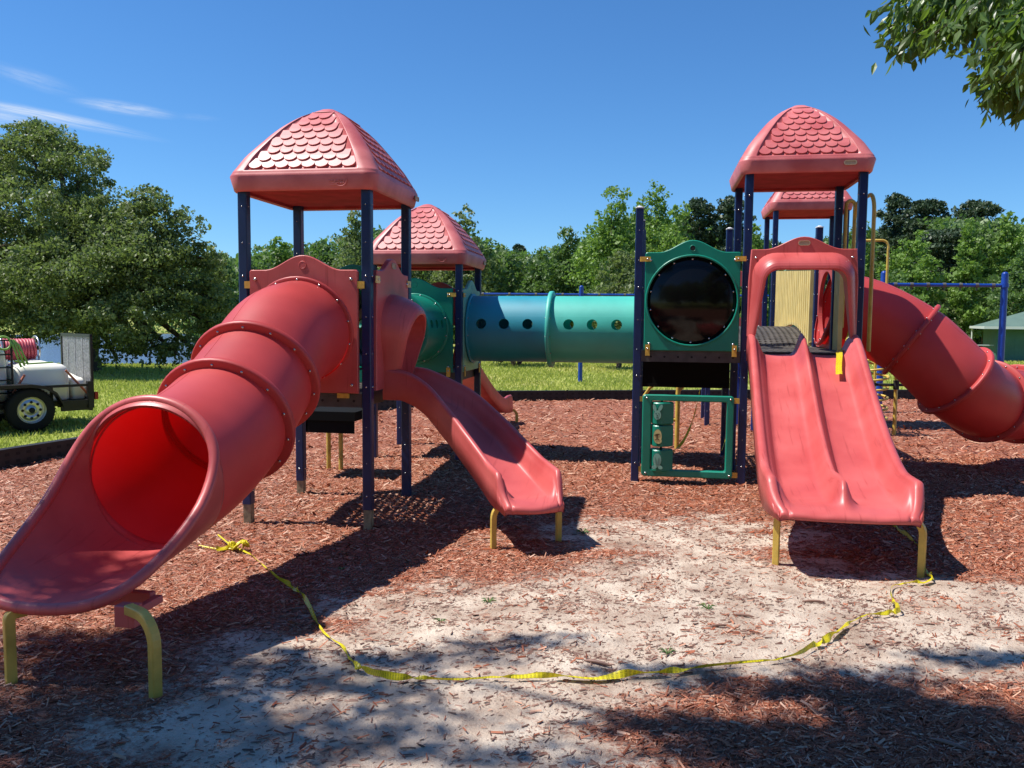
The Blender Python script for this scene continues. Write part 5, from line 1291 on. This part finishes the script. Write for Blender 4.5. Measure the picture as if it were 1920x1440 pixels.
for z in np.arange(.46, 1.46, .024): b.add([(gx, .21, z), (gx, Wd-.05, z), (gx-.004, Wd-.05, z+.013), (gx-.004, .21, z+.013)], [(0, 1, 2, 3)])
for y in np.arange(.22, Wd-.05, .035): b.box((gx-.004, y, .46), (gx+.004, y+.016, 1.46))
for y in (.55, .9, 1.25): b.box((gx-.012, y, .46), (gx+.008, y+.02, 1.46))
tobj('expanded_mesh', b, 'meshmetal', gate)
b = MB(); b.box((1.0, .10, .44), (1.05, .20, .56)); tobj('tail_light', b, 'tail')
# load
def lump(x0, x1, y0, y1, z0, z1, r=.12, dome=.06):
    b = MB(); rows = []
    for t, s in ((0, .93), (.04, 1), (.5, 1.0), (.80, .98), (.90, .93), (.96, .82), (1.0, .55), (1.0, .02)):
        cx_, cy_ = (x0+x1)/2, (y0+y1)/2; hx, hy = (x1-x0)/2*s, (y1-y0)/2*s; row = []
        for k in range(40):
            a = 2*PI*k/40; ca, sa = math.cos(a), math.sin(a); e_ = .28
            row.append(Vector((cx_+hx*math.copysign(abs(ca)**e_, ca), cy_+hy*math.copysign(abs(sa)**e_, sa), z0+(z1-z0)*t+(dome if s < .5 else 0))))
        rows.append(row)
    b.grid(rows, 0, True, closeu=True); return b
TK = thing('spray_tank', tuple(tf @ Vector((.0, .7, .44))), 'low cream plastic tank strapped down on the trailer', 'tank')
b = lump(-.12, .70, .25, 1.35, .44, 1.04); tobj('tank_body', b, 'tank', TK); b = MB(); b.cyl((-.2, .8, 1.0), (-.2, .8, 1.10), .13, 20); tobj('lid', b, 'tank', TK)
for xa, xb in ((-.22, .0), (.60, .93)):
    b = MB(); b.pipe([(xa, .22, .50 if xa < 0 else .93), (xb, .20, .88 if xa < 0 else .52)], .018, 4); tobj('strap', b, 'strap', TK)
TK2 = thing('spray_tank', tuple(tf @ Vector((.8, .7, .44))), 'small cream tank at the trailer end, against the ramp', 'tank')
b = lump(.715, .93, .3, 1.2, .44, .80); tobj('tank_body', b, 'tank', TK2)
IB = thing('caged_tank', tuple(tf @ Vector((-1.0, .8, .44))), 'tall white caged tank at the left frame edge on the trailer', 'tank')
b = lump(-1.33, -.18, .3, 1.4, .46, 1.40); tobj('tank_body', b, 'tank', IB)
b = MB()
for z in (.6, .8, 1.0, 1.2, 1.42): b.pipe([(-1.36, .27, z), (-.15, .27, z), (-.15, 1.43, z), (-1.36, 1.43, z)], .012, 6, closed=True)
for x in np.arange(-1.36, -.13, .2): b.cyl((x, .27, .44), (x, .27, 1.42), .012, 6)
for y in (.27, .65, 1.05, 1.43): b.cyl((-.15, y, .44), (-.15, y, 1.42), .012, 6)
tobj('cage', b, 'trailerblack', IB)
HR = thing('hose_reel', tuple(tf @ Vector((-.1, .9, 1.0))), 'reel wound with pink hose on top of the cream tank', 'hose reel')
b = MB()
for k in range(11):
    y = .0; x = -.12+.045*k; b.pipe([(x+.008*math.sin(a*3+k), .95+.16*math.cos(a), 1.25+.16*math.sin(a)) for a in np.linspace(0, 2*PI, 25)[:-1]], .024, 6, closed=True)
b.cyl((-.14, .95, 1.25), (.36, .95, 1.25), .14, 20); tobj('hose', b, 'hose', HR)
b = MB()
for x in (-.16, .38):
    b.pipe([(x, .95+.22*math.cos(a), 1.25+.22*math.sin(a)) for a in np.linspace(0, 2*PI, 31)[:-1]], .014, 6, closed=True)
    for k in range(4): a = k*PI/4; b.cyl((x, .95+.22*math.cos(a), 1.25+.22*math.sin(a)), (x, .95-.22*math.cos(a), 1.25-.22*math.sin(a)), .008, 5)
tobj('spool', b, 'chrome', HR)
GH = MB()
for k in range(3):
    GH.pipe([(-.60+.03*k, .30, 1.43), (-.56+.04*k, .24, 1.35), (-.50+.05*k, .24, 1.15), (-.45+.05*k, .26, 1.0+.02*k)], .016, 6)
GH.pipe([(-.68+.10*math.cos(a), .26+.02*math.sin(a), 1.38+.10*math.sin(a)) for a in np.linspace(0, 2*PI, 25)[:-1]], .016, 6, closed=True); GH.pipe([(-.55, .26, 1.10), (-.35, .24, 1.05), (.02, .3, 1.06)], .014, 6)
GH.xf(Matrix.Translation((.42, 0, 0))); GH.xf(tf); tag(obj('garden_hose', GH, 'ghose'), 'coiled lime green hose hanging on the caged tank', 'hose')

# ================================================================ GREEN BUILDING, POLES, FAR HOUSE
BG = thing('park_building', tuple(cw(24.5, 41)), 'low green block building with pale green metal roof at right edge', 'building')
c0 = cw(px(1866, 41), 41); ax_ = (cw(math.cos(.42), -math.sin(.42))-cw(0, 0)).normalized(); ay_ = Vector((-ax_.y, ax_.x, 0)); bf = frame(ax_, ay_, (c0.x, c0.y, -.05))
b = MB(); b.box((0, 0, 0), (9, 6, 1.72)); b.xf(bf); wl = obj('wall', b, 'wallgreen', BG)
b = MB(); b.box((.8, -.01, .05), (2.4, .0, 1.55)); b.box((2.45, -.03, .02), (4.5, -.005, .12)); b.xf(bf); obj('shutter', b, 'wallgreen', BG)
b = MB(); z0 = 1.70
b.add([(-.6, -.8, z0), (10, -.8, z0), (10, 6.8, z0), (-.6, 6.8, z0), (3.2, 3, z0+1.35), (7, 3, z0+1.35)], [(0, 1, 5, 4), (1, 2, 5), (2, 3, 4, 5), (3, 0, 4)]); 
for k in range(22):
    x = -1+k*.5; 
b.xf(bf); obj('roof', b, 'roofgreen', BG, solid=.05)
b = MB(); b.box((-.62, -.83, z0-.10), (10, -.78, z0+.03)); b.box((-.63, -.77, z0-.10), (-.58, 6.8, z0+.03)); b.xf(bf); obj('fascia', b, 'fascia', BG)
b = MB(); b.cyl((1.3, .6, z0+.6), (1.3, .6, z0+1.35), .05, 8); b.xf(bf); obj('vent_pipe', b, 'wire', BG)
for x in (-.5,):
    b = MB(); b.cyl((x, 6.6, 0), (x, 6.6, z0), .05, 8); b.xf(bf); obj('porch_post', b, 'fascia', BG)
b = MB(); b.box((-2.2, .8, .75), (0, .84, .80)); b.box((-2.2, .8, .4), (0, .84, .44)); b.box((-2.2, .78, 0), (-2.12, .86, .85)); b.box((-1.1, .801, 0), (-1.02, .839, .85)); b.xf(bf); obj('railing', b, 'fascia', BG)
for x, ty_, d, lab in ((1841, 536, 62, 'pale left utility pole of the pair before the dark trees'), (1848, 532, 66, 'brown right utility pole of the pair before the dark trees')):
    c = cw(px(x, d), d); T = thing('utility_pole', (c.x, c.y, 0), lab, 'utility pole', 'utility poles at right'); h = EYE+(hor(x)-ty_)/FPX*d
    b = MB(); b.cyl((c.x, c.y, -.2), (c.x, c.y, h), .13, 10, r2=.10); obj('pole', b, 'polewood', T); b = MB(); b.cyl((c.x, c.y-.14, h-1.2), (c.x, c.y-.14, h-1.0), .06, 6); obj('insulator', b, 'fascia', T)
for y0_, y1_, d in ((541, 533, 60), (565, 563, 61), (579, 578, 62), (538, 536, 60)):
    p = camp(1800, y0_, d); q_ = camp(2050, y1_, d); b = MB(); b.pipe([p.lerp(q_, t)+Vector((0, 0, -.25*math.sin(PI*t))) for t in np.linspace(0, 1, 12)], .022, 5); tag(obj('power_line', b, 'wire'), 'thin power line crossing behind the right swing post', 'power line', 'power lines at right')
c = cw(px(1015, 66), 66); HS = thing('house', (c.x, c.y, 0), 'tiny pale house glimpsed between the trees above the tunnel', 'house'); b = MB(); b.box((c.x-.9, c.y-1, 0), (c.x+.9, c.y+1, 4.3)); obj('wall', b, 'housewhite', HS); b = MB(); b.add([(c.x-1.1, c.y-1.2, 4.3), (c.x+1.1, c.y-1.2, 4.3), (c.x+1.1, c.y+1.2, 4.3), (c.x-1.1, c.y+1.2, 4.3), (c.x-1.1, c.y, 4.7), (c.x+1.1, c.y, 4.7)], [(0, 1, 5, 4), (2, 3, 4, 5), (0, 4, 3), (1, 2, 5)]); obj('roof', b, 'meshmetal', HS)
# low sprigs of weed on the bed
def weed(x, y, s, label):
    b = MB()
    for k in range(7):
        a = k*.9+x; L = s*(.6+.4*random.random()); z = .01
        z = float(bedz(np.array([x]), np.array([y]))[0]); b.pipe([(x, y, z), (x+L*.5*math.cos(a), y+L*.5*math.sin(a), z+L*.35), (x+L*math.cos(a), y+L*math.sin(a), z+L*.22)], [.002, .008*s/.1, .001], 4)
    tag(obj('weed', b, 'leaf_mid'), label, 'weed', 'green sprigs on the bed')
for x, y, s in ((1.98, 4.55, .10), (-.55, 6.75, .09), (.35, 5.05, .07), (-1.0, 5.0, .07), (-2.2, 5.6, .05), (.1, 4.3, .06), (-1.2, 4.6, .05)): weed(x, y, s, 'small green leafy sprig on the bare ground' if s < .09 else ('spread green fallen sprig near the lower right shade' if x > 0 else 'grassy sprig just right of the curved slide end'))

# ================================================================ SKY, SUN, CAMERA
w = bpy.data.worlds.new('World'); sc.world = w; w.use_nodes = True; N = w.node_tree.nodes; L = w.node_tree.links; bg = N['Background']
sky = N.new('ShaderNodeTexSky'); sky.sky_type = 'NISHITA'; sky.sun_disc = False; sky.sun_elevation = math.asin(SUN.z)
sky.sun_rotation = math.atan2(SUN.x, SUN.y); sky.altitude = 100; sky.air_density = 1.0; sky.dust_density = 0.0; sky.ozone_density = 4.0
# thin cirrus streaks high at the left, fixed in the sky by direction
tc = N.new('ShaderNodeTexCoord')
def streak(az, el, la, le, tilt, amt, sc_=14):
    mp = N.new('ShaderNodeMapping'); mp.vector_type = 'TEXTURE'
    d = Vector((math.sin(az)*math.cos(el), math.cos(az)*math.cos(el), math.sin(el)))
    e1 = Vector((math.cos(az), -math.sin(az), 0)); e2 = e1.cross(d)
    t1 = e1*math.cos(tilt)+e2*math.sin(tilt); t2 = -e1*math.sin(tilt)+e2*math.cos(tilt)
    outs = []
    for v, l in ((t1, la), (t2, le)):
        dp = N.new('ShaderNodeVectorMath'); dp.operation = 'DOT_PRODUCT'; dp.inputs[1].default_value = tuple(v/l); L.new(tc.outputs['Generated'], dp.inputs[0])
        s = N.new('ShaderNodeMath'); s.operation = 'SUBTRACT'; s.inputs[1].default_value = d.dot(v)/l; L.new(dp.outputs['Value'], s.inputs[0]); outs.append(s)
    N.remove(mp)
    cb = N.new('ShaderNodeCombineXYZ'); L.new(outs[0].outputs[0], cb.inputs[0]); L.new(outs[1].outputs[0], cb.inputs[1])
    ln = N.new('ShaderNodeVectorMath'); ln.operation = 'LENGTH'; L.new(cb.outputs[0], ln.inputs[0])
    mr = N.new('ShaderNodeMapRange'); mr.interpolation_type = 'SMOOTHSTEP'; mr.inputs[1].default_value = 1; mr.inputs[2].default_value = 0; L.new(ln.outputs['Value'], mr.inputs[0])
    sc3 = N.new('ShaderNodeVectorMath'); sc3.operation = 'MULTIPLY'; sc3.inputs[1].default_value = (1.6, 2.4, 1); L.new(cb.outputs[0], sc3.inputs[0])
    nz = N.new('ShaderNodeTexNoise'); nz.inputs['Scale'].default_value = 1.4; nz.inputs['Detail'].default_value = 8; nz.inputs['Roughness'].default_value = .65; nz.noise_dimensions = '4D'; nz.inputs['W'].default_value = az*7; L.new(sc3.outputs[0], nz.inputs['Vector'])
    m2 = N.new('ShaderNodeMapRange'); m2.inputs[1].default_value = .3; m2.inputs[2].default_value = .7; L.new(nz.outputs['Fac'], m2.inputs[0])
    m3 = N.new('ShaderNodeMath'); m3.operation = 'MULTIPLY'; L.new(mr.outputs[0], m3.inputs[0]); L.new(m2.outputs[0], m3.inputs[1])
    m4 = N.new('ShaderNodeMath'); m4.operation = 'MULTIPLY'; m4.inputs[1].default_value = amt; L.new(m3.outputs[0], m4.inputs[0]); return m4
def azel(x, y):
    v = (camp(x, y, 1)-Vector((0, 0, EYE))).normalized(); return math.atan2(v.x, v.y), math.asin(v.z)
cur = None
for x, y, la, le, ti, am in ((90, 218, .125, .0085, -.105, .95), (-60, 205, .10, .014, -.05, .8), (235, 203, .062, .0085, -.05, .75), (60, 148, .055, .012, -.20, .30), (370, 220, .03, .005, 0, .12)):
    a_, e_ = azel(x, y); s = streak(a_, e_, la, le, ti, am)
    if cur is None: cur = s
    else:
        ad = N.new('ShaderNodeMath'); ad.operation = 'MAXIMUM'; L.new(cur.outputs[0], ad.inputs[0]); L.new(s.outputs[0], ad.inputs[1]); cur = ad
hsv = N.new('ShaderNodeHueSaturation'); hsv.inputs['Saturation'].default_value = 1.05; tn = N.new('ShaderNodeMix'); tn.data_type = 'RGBA'; tn.blend_type = 'MULTIPLY'; tn.inputs['Factor'].default_value = 1; tn.inputs['B'].default_value = (.74, 1.06, 1.36, 1); L.new(sky.outputs[0], tn.inputs['A']); L.new(tn.outputs['Result'], hsv.inputs['Color'])
mx = N.new('ShaderNodeMix'); mx.data_type = 'RGBA'; mx.inputs['B'].default_value = (7.5, 8.2, 9.2, 1); L.new(cur.outputs[0], mx.inputs['Factor']); L.new(hsv.outputs[0], mx.inputs['A']); L.new(mx.outputs['Result'], bg.inputs['Color'])
bg.inputs['Strength'].default_value = .081
sl = bpy.data.lights.new('sun', 'SUN'); sl.energy = 5.0; sl.angle = math.radians(.53); sl.color = (1, .955, .89); so = bpy.data.objects.new('sun', sl); COL.objects.link(so)
so.rotation_euler = (-SUN).to_track_quat('-Z', 'Y').to_euler()
cam = bpy.data.cameras.new('camera'); cam.sensor_width = 36; cam.lens = FPX/1920*36; cam.clip_start = .05; cam.clip_end = 2000
co = bpy.data.objects.new('camera', cam); COL.objects.link(co); sc.camera = co
fwd = Vector((-sY, cY, 0)); rt = Vector((cY, sY, 0)); up = Vector((0, 0, 1)); Fv = fwd*math.cos(PITCH)-up*math.sin(PITCH); Uv = up*math.cos(PITCH)+fwd*math.sin(PITCH)
c_, s_ = math.cos(ROLL), math.sin(ROLL); Rv = rt*c_+Uv*s_; U2 = -rt*s_+Uv*c_
m = Matrix.Identity(4)
for i in range(3): m[i][0] = Rv[i]; m[i][1] = U2[i]; m[i][2] = -Fv[i]
m[2][3] = EYE; co.matrix_world = m
sc.view_settings.view_transform = 'Standard'; sc.view_settings.look = 'None'; sc.view_settings.exposure = .42; sc.view_settings.gamma = 1
sc.cycles.max_bounces = 8; sc.cycles.use_denoising = True
